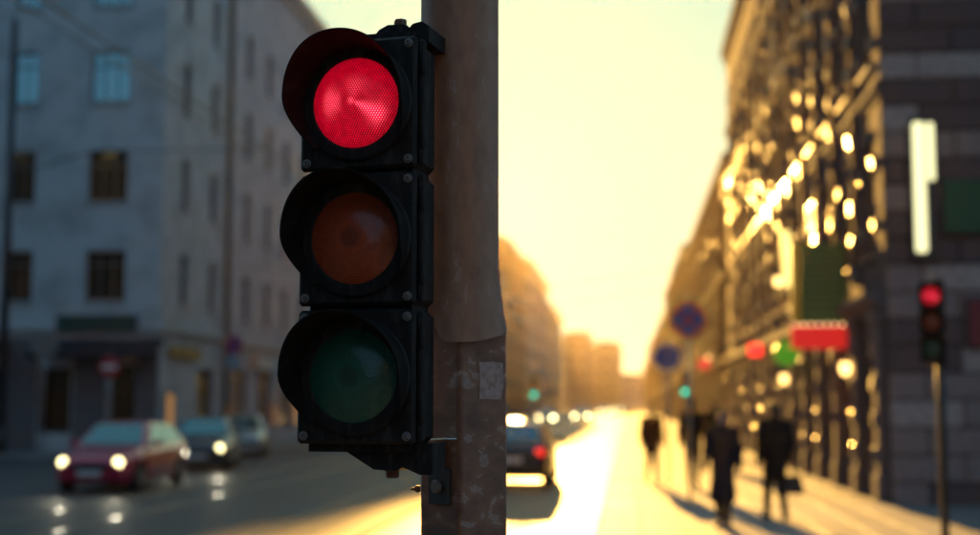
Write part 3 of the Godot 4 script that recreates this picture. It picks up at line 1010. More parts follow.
func signals() -> void:
	lens_images()
	make_signal(Vector3(-0.612, 2.222, -3.03), deg_to_rad(-11.0), "red", "large black traffic signal on the peeling pole showing red", true)
	# its pole: square weathered post below, round tube above
	var paint := noise_tex(0.011, [[0.0, Color(0.08, 0.03, 0.013)], [0.4, Color(0.16, 0.065, 0.03)], [0.62, Color(0.22, 0.095, 0.045)], [0.73, Color(0.23, 0.10, 0.05)], [0.75, Color(0.40, 0.30, 0.26)], [0.88, Color(0.32, 0.22, 0.18)], [1.0, Color(0.2, 0.10, 0.06)]], 41, 1024, 6)  # post and tube browns are warmed to take in the lens glare
	var pb := noise_tex(0.02, [[0.0, 0.2], [0.66, 0.35], [0.72, 0.8], [1.0, 1.0]], 41, 512, 6)
	var paint2 := noise_tex(0.014, [[0.0, Color(0.2, 0.09, 0.045)], [0.35, Color(0.27, 0.125, 0.065)], [0.6, Color(0.32, 0.15, 0.08)], [0.78, Color(0.31, 0.145, 0.08)], [0.81, Color(0.40, 0.25, 0.18)], [1.0, Color(0.24, 0.12, 0.07)]], 43, 512, 5)
	var post_m := mat("peeling post paint", Color(1, 1, 1), 0.55, 0.0, paint, 1.3, pb, 0.12, false)
	var tube_m := mat("weathered tube paint", Color(1, 1, 1), 0.48, 0.15, paint2, 2.0, pb, 0.06, false)
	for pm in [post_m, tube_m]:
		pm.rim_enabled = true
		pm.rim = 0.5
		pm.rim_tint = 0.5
	tube_m.uv1_scale = Vector3(3.4, 1.3, 3.4)
	var p := thing("signal_pole", "weathered brown pole with peeling paint carrying the large traffic signal", "pole", Vector3(-0.393, 0.11, -3.27))
	var sq := PackedVector2Array()
	var hs := 0.076
	var rc := 0.012
	for c in 4:
		for k in 5:
			var a := PI / 2 * c + PI / 2 * k / 4.0
			var cc := Vector2(hs - rc, hs - rc).rotated(PI / 2 * c)
			sq.append(cc + Vector2(rc, 0).rotated(a))
	var yaw := deg_to_rad(5.76 + 45.0 - 4.0)
	var lowm := MB.new(false)
	lowm.extrude(sq, 0.0, 1.94, Transform3D(Basis(UP, yaw) * Basis(Vector3.RIGHT, -PI / 2), Vector3.ZERO))
	part("lower_post", lowm.done(), post_m, p, Transform3D(), "square post with peeling paint")
	var up := MB.new(true)
	up.lathe([Vector2(0.0, 1.93), Vector2(0.104, 1.93), Vector2(0.104, 1.95), Vector2(0.0985, 2.0), Vector2(0.096, 2.06), Vector2(0.096, 3.6), Vector2(0.09, 3.66), Vector2(0.0, 3.67)], 48, Transform3D(Basis(Vector3.RIGHT, -PI / 2), Vector3(-0.012, 0, 0)))
	part("upper_tube", up.done(), tube_m, p)
	# flared cover at the joint, hanging lower at its rounded front
	var jk := MB.new(true)
	var N := 40
	var K := 10
	var jp := func(i: int, k: int, off: float) -> Vector3:
		var f := float(i) / N
		var a := deg_to_rad(lerpf(-26.0, 150.0, f) - 5.76)
		var low := 1.882 + 0.03 * smoothstep(0.25, 0.75, f) + 0.055 * pow(1.0 - smoothstep(0.0, 0.17, f), 2.0)
		var yy := lerpf(2.06, low, float(k) / K)
		var rr := 0.0975 + 0.019 * pow(float(k) / K, 1.6) + off
		return Vector3(-0.010 + rr * sin(a), yy, rr * cos(a))
	for i in N:
		for k in K:
			var o: Vector3 = jp.call(i, k, 0.0)
			var nn := Vector3(o.x, 0, o.z)
			jk.quad(jp.call(i, k, 0.0), jp.call(i + 1, k, 0.0), jp.call(i + 1, k + 1, 0.0), jp.call(i, k + 1, 0.0), nn)
			jk.quad(jp.call(i, k, -0.004), jp.call(i + 1, k, -0.004), jp.call(i + 1, k + 1, -0.004), jp.call(i, k + 1, -0.004), -nn)
		jk.st.set_smooth_group(-1)
		jk.quad(jp.call(i, K, 0.0), jp.call(i + 1, K, 0.0), jp.call(i + 1, K, -0.004), jp.call(i, K, -0.004), Vector3.DOWN)
		jk.st.set_smooth_group(0)
	jk.st.set_smooth_group(-1)
	for k in K:
		for i in [0, N]:
			jk.quad(jp.call(i, k, 0.0), jp.call(i, k + 1, 0.0), jp.call(i, k + 1, -0.004), jp.call(i, k, -0.004), Vector3(-1 if i == 0 else 1, 0, 0.2))
	part("joint_cover", jk.done(), tube_m, p, Transform3D(), "flared sheet cover over the joint")
	# torn paper sticker on the right face
	var fb := Basis(UP, yaw)
	var st := MB.new()
	st.extrude(PackedVector2Array([Vector2(-0.035, -0.045), Vector2(0.032, -0.047), Vector2(0.04, -0.02), Vector2(0.039, 0.04), Vector2(0.008, 0.043), Vector2(-0.037, 0.041), Vector2(-0.034, 0.0)]), 0.0, 0.0012)
	var paper := noise_tex(0.03, [[0.0, Color(0.24, 0.14, 0.10)], [0.35, Color(0.33, 0.22, 0.18)], [0.6, Color(0.37, 0.26, 0.22)], [1.0, Color(0.40, 0.30, 0.26)]], 51, 256, 5)
	part("sticker", st.done(), mat("torn sticker", Color(1, 1, 1), 0.7, 0, paper, 6.0, null, 0.0, false), p, Transform3D(fb, fb * Vector3(0.018, 1.795, hs + 0.0005)), "torn pale paper sticker")
	# clamps that hold the signal brackets
	var band_m := mat("clamp steel", Color(0.05, 0.045, 0.042), 0.5, 0.4)
	for y in []:
		var cb := MB.new(true)
		cb.lathe([Vector2(0.0965, -0.012), Vector2(0.1, -0.012), Vector2(0.1005, 0.0), Vector2(0.1, 0.012), Vector2(0.0965, 0.012)], 40, Transform3D(Basis(Vector3.RIGHT, -PI / 2), Vector3(-0.012, y, 0)))
		part("clamp_band", cb.done(), band_m, p)
	var plate := MB.new()
	plate.box(Vector3.ZERO, Vector3(0.075, 0.085, 0.012), 0.003)
	var lf := Basis(UP, yaw - PI / 2)
	var cp := part("clamp_plate", plate.done(), band_m, p, Transform3D(lf, lf * Vector3(0.01, 1.545, hs + 0.006)))
	var bt := MB.new()
	bt.lathe([Vector2(0.016, 0.0), Vector2(0.016, 0.008), Vector2(0.013, 0.011), Vector2(0.0, 0.011)], 16)
	part("bolt", bt.done(), mats["screw steel"], cp, Transform3D(Basis(), Vector3(0.0, 0.0, 0.006)))
	var bt2 := MB.new()
	bt2.lathe([Vector2(0.009, 0.0), Vector2(0.009, 0.01), Vector2(0.004, 0.014), Vector2(0.004, 0.022), Vector2(0.0, 0.022)], 6)
	part("bolt", bt2.done(), mats["rusty bolt"], p, Transform3D(Basis(UP, -PI / 2 + 0.1), Vector3(-0.105, 1.535, 0.0)))
	var strap := MB.new()
	strap.box(Vector3.ZERO, Vector3(0.085, 0.004, 0.03), 0.001)
	part("strap", strap.done(), mat("bare strap", Color(0.5, 0.48, 0.45), 0.25, 1.0), p, Transform3D(Basis(UP, yaw - PI / 2) * Basis(Vector3(0, 0, 1), 0.06), Vector3(-0.045, 1.655, 0.085)))
	var lug := MB.new()
	lug.box(Vector3.ZERO, Vector3(0.016, 0.06, 0.014), 0.003)
	part("lug", lug.done(), mat("lug brass", Color(0.2, 0.13, 0.07), 0.5, 0.3), p, Transform3D(lf, Vector3(-0.048, 1.615, 0.075)))
	# signals down the street
	far_signal(Vector3(3.6, 0, -16.6), 3.12 - 0.625, "red", "dark traffic signal with a red lamp beside the stone corner")
	far_signal(Vector3(-4.05, 0, -59.0), 2.2, "green", "small green traffic signal standing beyond the black car")
	far_signal(Vector3(2.3, 0, -56.0), 2.3, "green", "small green traffic signal over the heads of the walkers")

func far_signal(at: Vector3, low: float, lit: String, label: String) -> void:
	# low: height of the lowest lens
	var base := 0.11 if at.x > -0.4 else 0.0
	var s := make_signal(Vector3(at.x, low + 0.3125, at.z), 0.0, lit, label, false)
	var p := thing("signal_post", label.replace("traffic signal", "post carrying the traffic signal").replace("small green", "thin dark").replace("dark post", "dark thin post"), "pole", Vector3(at.x + 0.12, base, at.z - 0.19), 0.0, "posts of the signals down the street")
	var mb := MB.new(true)
	mb.tube([Vector3.ZERO, Vector3(0, low + 0.72, 0)], 0.05, 0.05, 14)
	part("post", mb.done(), mats["dark metal"], p)
	var fl := MB.new()
	fl.lathe([Vector2(0.0, 0.0), Vector2(0.13, 0.0), Vector2(0.13, 0.02), Vector2(0.06, 0.05), Vector2(0.0, 0.05)], 16, Transform3D(Basis(Vector3.RIGHT, -PI / 2), Vector3.ZERO))
	part("base_flange", fl.done(), mats["dark metal"], p)
	s.set_meta("label", label)

# ---------------------------------------------------------------- street furniture
func round_sign(at: Vector3, high: float, r: float, kind: String, label: String, group := "") -> void:
	var t := thing("round_sign", label, "road sign", at, 0.0, group)
	var p := MB.new(true)
	p.tube([Vector3.ZERO, Vector3(0, high + r + 0.06, 0)], 0.032, 0.032, 12)
	part("post", p.done(), mats["grey metal"], t)
	var d := MB.new()
	d.lathe([Vector2(0.0, 0.036), Vector2(r - 0.01, 0.036), Vector2(r, 0.041), Vector2(r, 0.05), Vector2(r - 0.004, 0.052), Vector2(0.0, 0.052)], 40, Transform3D(Basis(), Vector3(0, high, 0)))
	var red := mat("sign red", Color(0.42, 0.02, 0.025), 0.4)
	var blue := mat("sign blue", Color(0.02, 0.07, 0.34), 0.4)
	var white := mat("sign white", Color(0.7, 0.7, 0.7), 0.4)
	var disc := part("disc", d.done(), {"stop": blue, "blue": blue, "entry": red, "back": mats["grey metal"]}[kind], t)
	if kind == "stop":
		var rg := MB.new()
		rg.lathe([Vector2(r - 0.002, 0.053), Vector2(r - 0.002, 0.056), Vector2(r * 0.78, 0.056), Vector2(r * 0.78, 0.053)], 40, Transform3D(Basis(), Vector3(0, high, 0)))
		part("border", rg.done(), red, disc)
		var sl := MB.new()
		for a in [PI / 4, -PI / 4]:
			sl.box(Vector3(0, high, 0.0545 + (0.0004 if a > 0 else 0.0)), Vector3(r * 1.56, r * 0.2, 0.003), 0.0, Basis(Vector3(0, 0, 1), a))
		part("cross_bar", sl.done(), red, disc)
	elif kind == "entry":
		bpart("bar", Vector3(0, high, 0.055), Vector3(r * 1.45, r * 0.36, 0.004), white, disc)
	elif kind == "blue":
		var rg := MB.new()
		rg.lathe([Vector2(r - 0.002, 0.053), Vector2(r - 0.002, 0.056), Vector2(r * 0.92, 0.056), Vector2(r * 0.92, 0.053)], 40, Transform3D(Basis(), Vector3(0, high, 0)))
		part("border", rg.done(), white, disc)

func lantern(at: Vector3, label: String, bright: float) -> void:
	# wall lantern; at: where its bracket meets a wall that faces -x
	var t := thing("wall_lantern", label, "lamp", at, 0.0, "warm wall lanterns along the sunny side")
	var br := MB.new(true)
	br.tube([Vector3(0, 0.1, 0), Vector3(-0.18, 0.26, 0), Vector3(-0.3, 0.22, 0), Vector3(-0.3, 0.14, 0)], 0.014, 0.014, 8)
	part("bracket", br.done(), mats["dark metal"], t)
	bpart("wall_plate", Vector3(-0.012, 0.1, 0), Vector3(0.024, 0.24, 0.12), mats["dark metal"], t, 0.004)
	var g := MB.new(true)
	g.lathe([Vector2(0.0, -0.16), Vector2(0.05, -0.15), Vector2(0.09, -0.1), Vector2(0.11, 0.0), Vector2(0.09, 0.08), Vector2(0.05, 0.11), Vector2(0.0, 0.115)], 18, Transform3D(Basis(Vector3.RIGHT, -PI / 2), Vector3(-0.3, 0, 0)))
	part("glass_globe", g.done(), glow("lantern glow %.0f" % bright, Color(1.0, 0.55, 0.16), bright * 0.6), t)
	var c := MB.new()
	c.lathe([Vector2(0.13, 0.085), Vector2(0.06, 0.13), Vector2(0.02, 0.16), Vector2(0.0, 0.16)], 12, Transform3D(Basis(Vector3.RIGHT, -PI / 2), Vector3(-0.3, 0, 0)))
	part("cap", c.done(), mats["dark metal"], t)
	omni(t, Vector3(-0.3, -0.02, 0), Color(1.0, 0.6, 0.22), 0.02, 0.1)

func lit_box(called: String, label: String, c: Vector3, s: Vector3, m: Material, arm_to: Vector3) -> Node3D:
	var t := thing(called, label, "sign", Vector3(c.x, 0, c.z))
	var f := MB.new()
	f.box(Vector3(0, c.y, 0), s, 0.012)
	part("casing", f.done(), mats["dark metal"], t)
	bpart("lit_face", Vector3(0, c.y, s.z / 2 + 0.004), Vector3(s.x - 0.04, s.y - 0.04, 0.012), m, t, 0.003)
	var a := MB.new(true)
	a.tube([Vector3(0, c.y + s.y * 0.3, 0), Vector3(arm_to.x - c.x, c.y + s.y * 0.3, arm_to.z - c.z)], 0.02, 0.02, 8)
	a.tube([Vector3(0, c.y - s.y * 0.3, 0), Vector3(arm_to.x - c.x, c.y - s.y * 0.3, arm_to.z - c.z)], 0.02, 0.02, 8)
	part("arm", a.done(), mats["dark metal"], t)
	return t

func furniture() -> void:
	round_sign(Vector3(1.06, 0.112, -24.0), 3.18, 0.31, "stop", "round blue sign with red border and cross above the walkers")
	round_sign(Vector3(0.83, 0.112, -29.0), 2.69, 0.3, "blue", "plain round blue sign lower beside the bright gap")
	round_sign(Vector3(-19.9, 0.11, -45.0), 3.72, 0.48, "back", "pale grey round sign seen from behind by the dark shop")
	round_sign(Vector3(-17.57, 0.11, -45.0), 2.96, 0.36, "entry", "red round no entry sign by the dark shop door")
	round_sign(Vector3(-15.3, 0.11, -52.0), 4.0, 0.38, "stop", "round blue and red sign over a small plate by the drain pipe")
	var pl := thing("sign_plate", "small pale blue plate under the round sign by the drain pipe", "road sign", Vector3(-15.3, 0, -51.94))
	bpart("panel", Vector3(0, 3.44, 0), Vector3(0.62, 0.5, 0.012), mat("plate blue", Color(0.2, 0.32, 0.4), 0.4), pl, 0.003)
	bpart("clip", Vector3(0, 3.44, -0.016), Vector3(0.1, 0.06, 0.02), mats["grey metal"], pl)
	# projecting board: dark green slats over a red band, yellow edge
	var t := thing("projecting_sign", "tall dark green projecting board with red base and yellow edge", "sign", Vector3(4.5, 0, -28.0))
	var green := mat("board green", Color(0.075, 0.19, 0.04), 0.5)
	var green2 := mat("board green pale", Color(0.22, 0.36, 0.12), 0.45)
	var yel := mat("board yellow", Color(0.55, 0.36, 0.02), 0.4)
	var redb := glow("lit red band", Color(1.0, 0.02, 0.02), 0.55, Color(0.4, 0.02, 0.02))
	bpart("board", Vector3(-0.56, 4.26, 0), Vector3(0.9, 1.64, 0.09), green, t, 0.01)
	for k in 9:
		bpart("line_strip", Vector3(-0.56, 3.58 + k * 0.17, 0.05), Vector3(0.72, 0.05, 0.012), green2, t, 0.002)
	bpart("edge_strip", Vector3(-1.1, 4.26, 0), Vector3(0.17, 1.66, 0.11), yel, t, 0.01)
	bpart("red_band_light", Vector3(-0.66, 3.17, 0), Vector3(1.1, 0.46, 0.14), redb, t, 0.015)
	for k in 7:
		var gb := MB.new(true)
		gb.lathe([Vector2(0, -0.03), Vector2(0.021, -0.021), Vector2(0.03, 0.0), Vector2(0.021, 0.021), Vector2(0, 0.03)], 10)
		part("bulb_light", gb.done(), glow("small bulbs", Color(1.0, 0.6, 0.3), 3.0), t, Transform3D(Basis(), Vector3(-1.12 + k * 0.155, 3.42, 0.07)))
	for y in [3.5, 4.95]:
		bpart("arm", Vector3(-0.05, y, 0), Vector3(0.14, 0.06, 0.05), mats["dark metal"], t)
	# glowing yellow strip on an added frame, in place of a sunlit edge
	var ys := lit_box("sunlit_edge_strip", "slim glowing yellow strip added for a sunlit edge above the green projecting board", Vector3(4.16, 5.6, -36.0), Vector3(0.22, 1.5, 0.12), glow("sunlit edge glow", Color(1.0, 0.72, 0.2), 2.2), Vector3(4.5, 0, -36.0))
	lit_box("red_sign", "small glowing red sign projecting over the pavement", Vector3(3.67, 3.38, -40.0), Vector3(0.42, 0.38, 0.12), glow("red sign light", Color(1.0, 0.015, 0.015), 3.0), Vector3(4.5, 0, -40.0))
	lit_box("red_sign", "dull red sign projecting farther down the sunny side", Vector3(3.31, 3.54, -60.0), Vector3(0.5, 0.45, 0.12), glow("dull red light", Color(1.0, 0.03, 0.03), 1.0), Vector3(4.5, 0, -60.0))
	# round green sign
	t = thing("green_sign", "round green projecting sign below the tall green board", "sign", Vector3(4.5, 0, -34.0))
	var d := MB.new()
	d.lathe([Vector2(0, -0.05), Vector2(0.3, -0.05), Vector2(0.31, -0.04), Vector2(0.31, 0.04), Vector2(0.3, 0.05), Vector2(0, 0.05)], 36)
	part("disc_light", d.done(), glow("green sign light", Color(0.12, 0.6, 0.03), 0.35, Color(0.03, 0.2, 0.02)), t, Transform3D(Basis(), Vector3(-0.63, 3.07, 0)))
	bpart("arm", Vector3(-0.16, 3.07, 0), Vector3(0.34, 0.05, 0.05), mats["dark metal"], t)
	# glowing strip added in place of a bright reflection; boards on the banded front
	t = thing("reflection_strip", "tall glowing white strip added for a sun reflection on the banded stone front", "sign", Vector3(5.12, 0, -24.05))
	var wl := glow("white reflection glow", Color(1.0, 0.95, 0.5), 1.5, Color(0.05, 0.05, 0.04))
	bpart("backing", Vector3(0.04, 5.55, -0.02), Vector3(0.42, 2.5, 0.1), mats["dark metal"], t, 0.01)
	bpart("reflection_bar", Vector3(-0.045, 5.58, 0.07), Vector3(0.2, 2.28, 0.08), wl, t, 0.03)
	bpart("reflection_bar", Vector3(0.155, 6.2, 0.07), Vector3(0.12, 1.02, 0.08), wl, t, 0.03)
	t = thing("green_board", "dark green board on the banded stone front", "sign", Vector3(6.3, 0, -24.1))
	bpart("panel", Vector3(0, 5.25, 0), Vector3(1.6, 0.9, 0.1), mat("board emerald", Color(0.015, 0.09, 0.03), 0.6), t, 0.012)
	bpart("frame", Vector3(0, 5.25, -0.02), Vector3(1.7, 1.0, 0.08), mats["dark metal"], t, 0.01)
	t = thing("red_board", "dark red board at the frame edge on the banded front", "sign", Vector3(6.5, 0, -24.1))
	bpart("panel", Vector3(0, 3.22, 0), Vector3(1.3, 0.8, 0.1), mat("board maroon", Color(0.22, 0.02, 0.025), 0.45), t, 0.012)
	bpart("frame", Vector3(0, 3.22, -0.02), Vector3(1.4, 0.9, 0.08), mats["dark metal"], t, 0.01)
	var lamps := [[2.54, -27.0, 9.0, "bright wall lantern nearest the stone corner"], [2.52, -37.5, 9.0, "wall lantern under the round green sign"], [5.25, -38.5, 9.0, "high wall lantern beside the added yellow glow strip"], [3.7, -44.3, 6.0, "wall lantern next after the glowing red sign"], [4.2, -71.9, 6.0, "nearer and higher wall lantern on the reddish stone house"], [3.2, -98.0, 6.0, "farther and lower wall lantern on the reddish stone house"]]
	for q in lamps:
		lantern(Vector3(4.5 - (0.0), q[0], q[1]), q[3], q[2])
	# suspended lamps over the road
	var k := 0
	for q in [[-3.95, 5.49, -48.0, 0.45], [-4.61, 5.39, -56.0, 0.5]]:
		t = thing("hanging_lamp", ["nearer flat street lamp hanging on a wire over the road", "farther flat street lamp hanging on a wire over the road"][k], "street lamp", Vector3(q[0], 0, q[2]), 0.0, "lamps hung over the road")
		var sh := MB.new()
		sh.extrude(PackedVector2Array([Vector2(-q[3], 0.0), Vector2(q[3], 0.0), Vector2(q[3], 0.07), Vector2(q[3] * 0.6, 0.15), Vector2(-q[3] * 0.6, 0.15), Vector2(-q[3], 0.07)]), -0.2, 0.2, Transform3D(Basis(Vector3(0, 0, 1), -0.35), Vector3(0, q[1] - 0.07, 0)))
		part("shade", sh.done(), mat("pale enamel", Color(0.55, 0.52, 0.46), 0.3), t)
		var wr := MB.new()
		wr.tube([Vector3(-12.2 - q[0] - 4.6, q[1] + 1.6, 0), Vector3(0, q[1] + 0.32, 0), Vector3(4.5 - q[0], q[1] + 1.4, 0)], 0.008, 0.008, 5)
		part("wire", wr.done(), mats["dark metal"], t)
		bpart("hanger", Vector3(0, q[1] + 0.2, 0), Vector3(0.03, 0.26, 0.03), mats["dark metal"], t)
		k += 1
	# overhead wires and their mast
	k = 0
	for q in [[-9.0, 8.5], [-12.4, 10.4]]:
		var wr := MB.new()
		wr.tube([Vector3(q[0] - 3, q[1] + 0.3, 30), Vector3(q[0] - 0.6, q[1], -20), Vector3(q[0], q[1] + 0.1, -75), Vector3(q[0] + 0.2, q[1], -180), Vector3(q[0] + 0.3, q[1], -350)], 0.022, 0.022, 6)
		var o := part(numbered("overhead_wire"), wr.done(), mats["dark metal"], self)
		tag(o, ["lower dark overhead wire slanting across the pale facade", "upper dark overhead wire slanting across the pale facade"][k], "wire", "overhead wires along the street")
		k += 1
	t = thing("wire_mast", "dark round mast at the picture's edge before the pale building", "pole", Vector3(-21.86, 0.11, -46.0))
	var ms := MB.new(true)
	ms.tube([Vector3.ZERO, Vector3(0, 0.9, 0)], 0.22, 0.2, 18)
	ms.tube([Vector3(0, 0.9, 0), Vector3(0, 15.5, 0)], 0.165, 0.12, 18)
	part("shaft", ms.done(), mats["dark metal"], t)
	var ma := MB.new(true)
	ma.tube([Vector3(0, 9.8, 0), Vector3(3.2, 10.6, 0.2), Vector3(9.4, 10.5, 0.5)], 0.03, 0.02, 8)
	part("arm", ma.done(), mats["dark metal"], t)

# ---------------------------------------------------------------- cars
func curve(pts: Array, x: float) -> float:
	for i in pts.size() - 1:
		if x <= pts[i + 1][0]:
			var f := clampf((x - pts[i][0]) / (pts[i + 1][0] - pts[i][0]), 0, 1)
			f = f * f * (3 - 2 * f)
			return lerpf(pts[i][1], pts[i + 1][1], f)
	return pts[-1][1]

func make_car(at: Vector3, turn: float, paint: StandardMaterial3D, label: String, lights_on: bool, beam := 6.0) -> Node3D:
	var t := thing("car", label, "car", at, turn, "cars on the road")
	if not cache.has("car_body"):
		var b := MB.new(true)
		var N := 84
		var secs := []
		for i in N + 1:
			var z := -2.12 + 4.24 * i / N
			var w := curve([[-2.12, 0.66], [-1.95, 0.79], [-1.5, 0.86], [0.0, 0.87], [1.4, 0.86], [1.9, 0.78], [2.12, 0.6]], z)
			var top := curve([[-2.12, 0.78], [-2.0, 0.93], [-1.6, 0.98], [0.9, 0.93], [1.2, 0.9], [1.9, 0.76], [2.05, 0.7], [2.12, 0.6]], z)
			var bt := curve([[-2.12, 0.34], [-1.9, 0.22], [0, 0.19], [1.9, 0.2], [2.12, 0.3]], z)
			for wz in [-1.3, 1.33]:
				var dz := absf(z - wz)
				if dz < 0.37:
					bt = maxf(bt, 0.31 + sqrt(0.37 * 0.37 - dz * dz) * 0.98)
			var p := []
			for q in [[0.0, bt], [0.8, bt], [0.94, bt + 0.015], [0.985, maxf(bt + 0.03, 0.36)], [1.0, maxf(bt + 0.04, 0.56)], [0.985, maxf(bt + 0.05, top - 0.16)], [0.93, top - 0.045], [0.82, top - 0.005], [0.5, top + 0.018], [0.0, top + 0.03]]:
				p.append(Vector2(q[0] * w, q[1]))
			secs.append([z, p])
		for i in N:
			for k in 9:
				for sg in [-1.0, 1.0]:
					var A: Vector2 = secs[i][1][k]
					var B: Vector2 = secs[i][1][k + 1]
					var C: Vector2 = secs[i + 1][1][k + 1]
					var D: Vector2 = secs[i + 1][1][k]
					var mid := (A + B + C + D) / 4
					var n := Vector3((B - A).y, -(B - A).x, 0)
					n.x *= sg
					if n.length() < 1e-5:
						n = Vector3(mid.x * sg, mid.y - 0.5, 0)
					b.quad(Vector3(A.x * sg, A.y, secs[i][0]), Vector3(B.x * sg, B.y, secs[i][0]), Vector3(C.x * sg, C.y, secs[i + 1][0]), Vector3(D.x * sg, D.y, secs[i + 1][0]), n)
		b.st.set_smooth_group(-1)
		for e in [0, N]:
			var z: float = secs[e][0]
			for k in 9:
				for sg in [-1.0, 1.0]:
					b.tri(Vector3(0, 0.5, z), Vector3(secs[e][1][k].x * sg, secs[e][1][k].y, z), Vector3(secs[e][1][k + 1].x * sg, secs[e][1][k + 1].y, z), Vector3(0, 0, -1 if e == 0 else 1))
		cache["car_body"] = b.done()
		# cabin: rows of rounded-rectangle outlines from belt to roof
		var cb := MB.new(true)
		var outl := func(f: float) -> Array:
			var zf := lerpf(1.0, 0.2, f)
			var zr := lerpf(-1.85, -1.2, f)
			var w := lerpf(0.8, 0.585, pow(f, 1.15))
			var y := lerpf(0.9, 1.45, f) - 0.035 * pow(f, 6.0)
			var rr := lerpf(0.1, 0.16, f)
			var o := []
			for c in 4:
				var cx: float = (w - rr) * (1 if c == 0 or c == 3 else -1)
				var cz: float = zf - rr if c < 2 else zr + rr
				for k in 5:
					var a := PI / 2 * c + PI / 2 * k / 4.0
					o.append(Vector3(cx + cos(a) * rr, y, cz + sin(a) * rr))
			return o
		var R := 8
		for i in R:
			var a: Array = outl.call(float(i) / R)
			var c: Array = outl.call(float(i + 1) / R)
			for k in a.size():
				var k2 := (k + 1) % a.size()
				cb.quad(a[k], a[k2], c[k2], c[k], Vector3(a[k].x, 0.3, a[k].z + 0.4))
		var tp: Array = outl.call(1.0)
		for k in tp.size():
			cb.tri(Vector3(0, 1.47, -0.5), tp[k], tp[(k + 1) % tp.size()], UP)
		cache["car_cabin"] = cb.done()
		var mk := func(a: Vector3, bq: Vector3, c: Vector3, d: Vector3, n: Vector3) -> ArrayMesh:
			var g := MB.new()
			var o := n.normalized() * 0.012
			g.quad(a + o, bq + o, c + o, d + o, n)
			for e in [[a, bq], [bq, c], [c, d], [d, a]]:
				var mid: Vector3 = (e[0] + e[1]) / 2 - (a + bq + c + d) / 4
				g.quad(e[0] + o, e[1] + o, e[1] - o, e[0] - o, mid)
			return g.done()
		cache["car_ws"] = mk.call(Vector3(-0.68, 0.97, 0.905), Vector3(0.68, 0.97, 0.905), Vector3(0.5, 1.385, 0.285), Vector3(-0.5, 1.385, 0.285), Vector3(0, 0.8, 0.55))
		cache["car_rw"] = mk.call(Vector3(-0.66, 1.02, -1.715), Vector3(0.66, 1.02, -1.715), Vector3(0.49, 1.37, -1.295), Vector3(-0.49, 1.37, -1.295), Vector3(0, 0.8, -0.7))
		for sg in [-1.0, 1.0]:
			cache["car_sf%d" % int(sg)] = mk.call(Vector3(0.788 * sg, 0.955, 0.72), Vector3(0.788 * sg, 0.955, -0.35), Vector3(0.63 * sg, 1.36, -0.35), Vector3(0.63 * sg, 1.36, 0.2), Vector3(sg, 0.4, 0))
			cache["car_sr%d" % int(sg)] = mk.call(Vector3(0.788 * sg, 0.955, -0.42), Vector3(0.788 * sg, 0.965, -1.5), Vector3(0.63 * sg, 1.36, -1.12), Vector3(0.63 * sg, 1.36, -0.42), Vector3(sg, 0.4, 0))
		var ty := MB.new(true)
		var wx := Transform3D(Basis(UP, PI / 2), Vector3.ZERO)
		ty.lathe([Vector2(0.2, -0.1), Vector2(0.28, -0.105), Vector2(0.31, -0.09), Vector2(0.318, 0.0), Vector2(0.31, 0.09), Vector2(0.28, 0.105), Vector2(0.2, 0.1)], 36, wx)
		cache["car_tyre"] = ty.done()
		var ri := MB.new()
		ri.lathe([Vector2(0.205, -0.09), Vector2(0.2, 0.06), Vector2(0.0, 0.06)], 28, wx)
		for k in 5:
			ri.box(wx * (Basis(Vector3(0, 0, 1), TAU * k / 5) * Vector3(0, 0.11, 0.075)), Vector3(0.18, 0.05, 0.03), 0.005, wx.basis * Basis(Vector3(0, 0, 1), TAU * k / 5 + PI / 2))
		ri.lathe([Vector2(0.05, 0.06), Vector2(0.05, 0.1), Vector2(0.0, 0.1)], 16, wx)
		ri.lathe([Vector2(0.205, -0.09), Vector2(0.215, 0.1), Vector2(0.195, 0.1), Vector2(0.19, 0.06)], 28, wx)
		cache["car_rim"] = ri.done()
		var hl := MB.new(true)
		hl.lathe([Vector2(0.095, -0.03), Vector2(0.095, 0.0), Vector2(0.08, 0.02), Vector2(0.045, 0.032), Vector2(0.0, 0.036)], 24)
		cache["car_lamp"] = hl.done()
	var glassm := glass("car glass", Color(0.14, 0.27, 0.28), 0.3, 0.9)
	glassm.albedo_color.a = 0.55
	var trim := mat("car trim", Color(0.015, 0.015, 0.016), 0.5)
	var body := part("body", cache["car_body"], paint, t)
	bpart("grille", Vector3(0, 0.55, 2.1), Vector3(0.8, 0.16, 0.06), trim, body, 0.02)
	bpart("air_intake", Vector3(0, 0.34, 2.08), Vector3(1.0, 0.1, 0.07), trim, body, 0.02)
	bpart("number_plate", Vector3(0, 0.42, 2.13), Vector3(0.5, 0.11, 0.015), mat("plate white", Color(0.6, 0.6, 0.58), 0.4), body, 0.003)
	bpart("rear_bumper", Vector3(0, 0.44, -2.11), Vector3(1.34, 0.2, 0.1), trim, body, 0.04)
	bpart("rear_plate", Vector3(0, 0.62, -2.135), Vector3(0.5, 0.11, 0.015), mats["plate white"], body, 0.003)
	var cabin := part("cabin", cache["car_cabin"], paint, t)
	part("windscreen", cache["car_ws"], glassm, cabin)
	part("rear_window", cache["car_rw"], glassm, cabin)
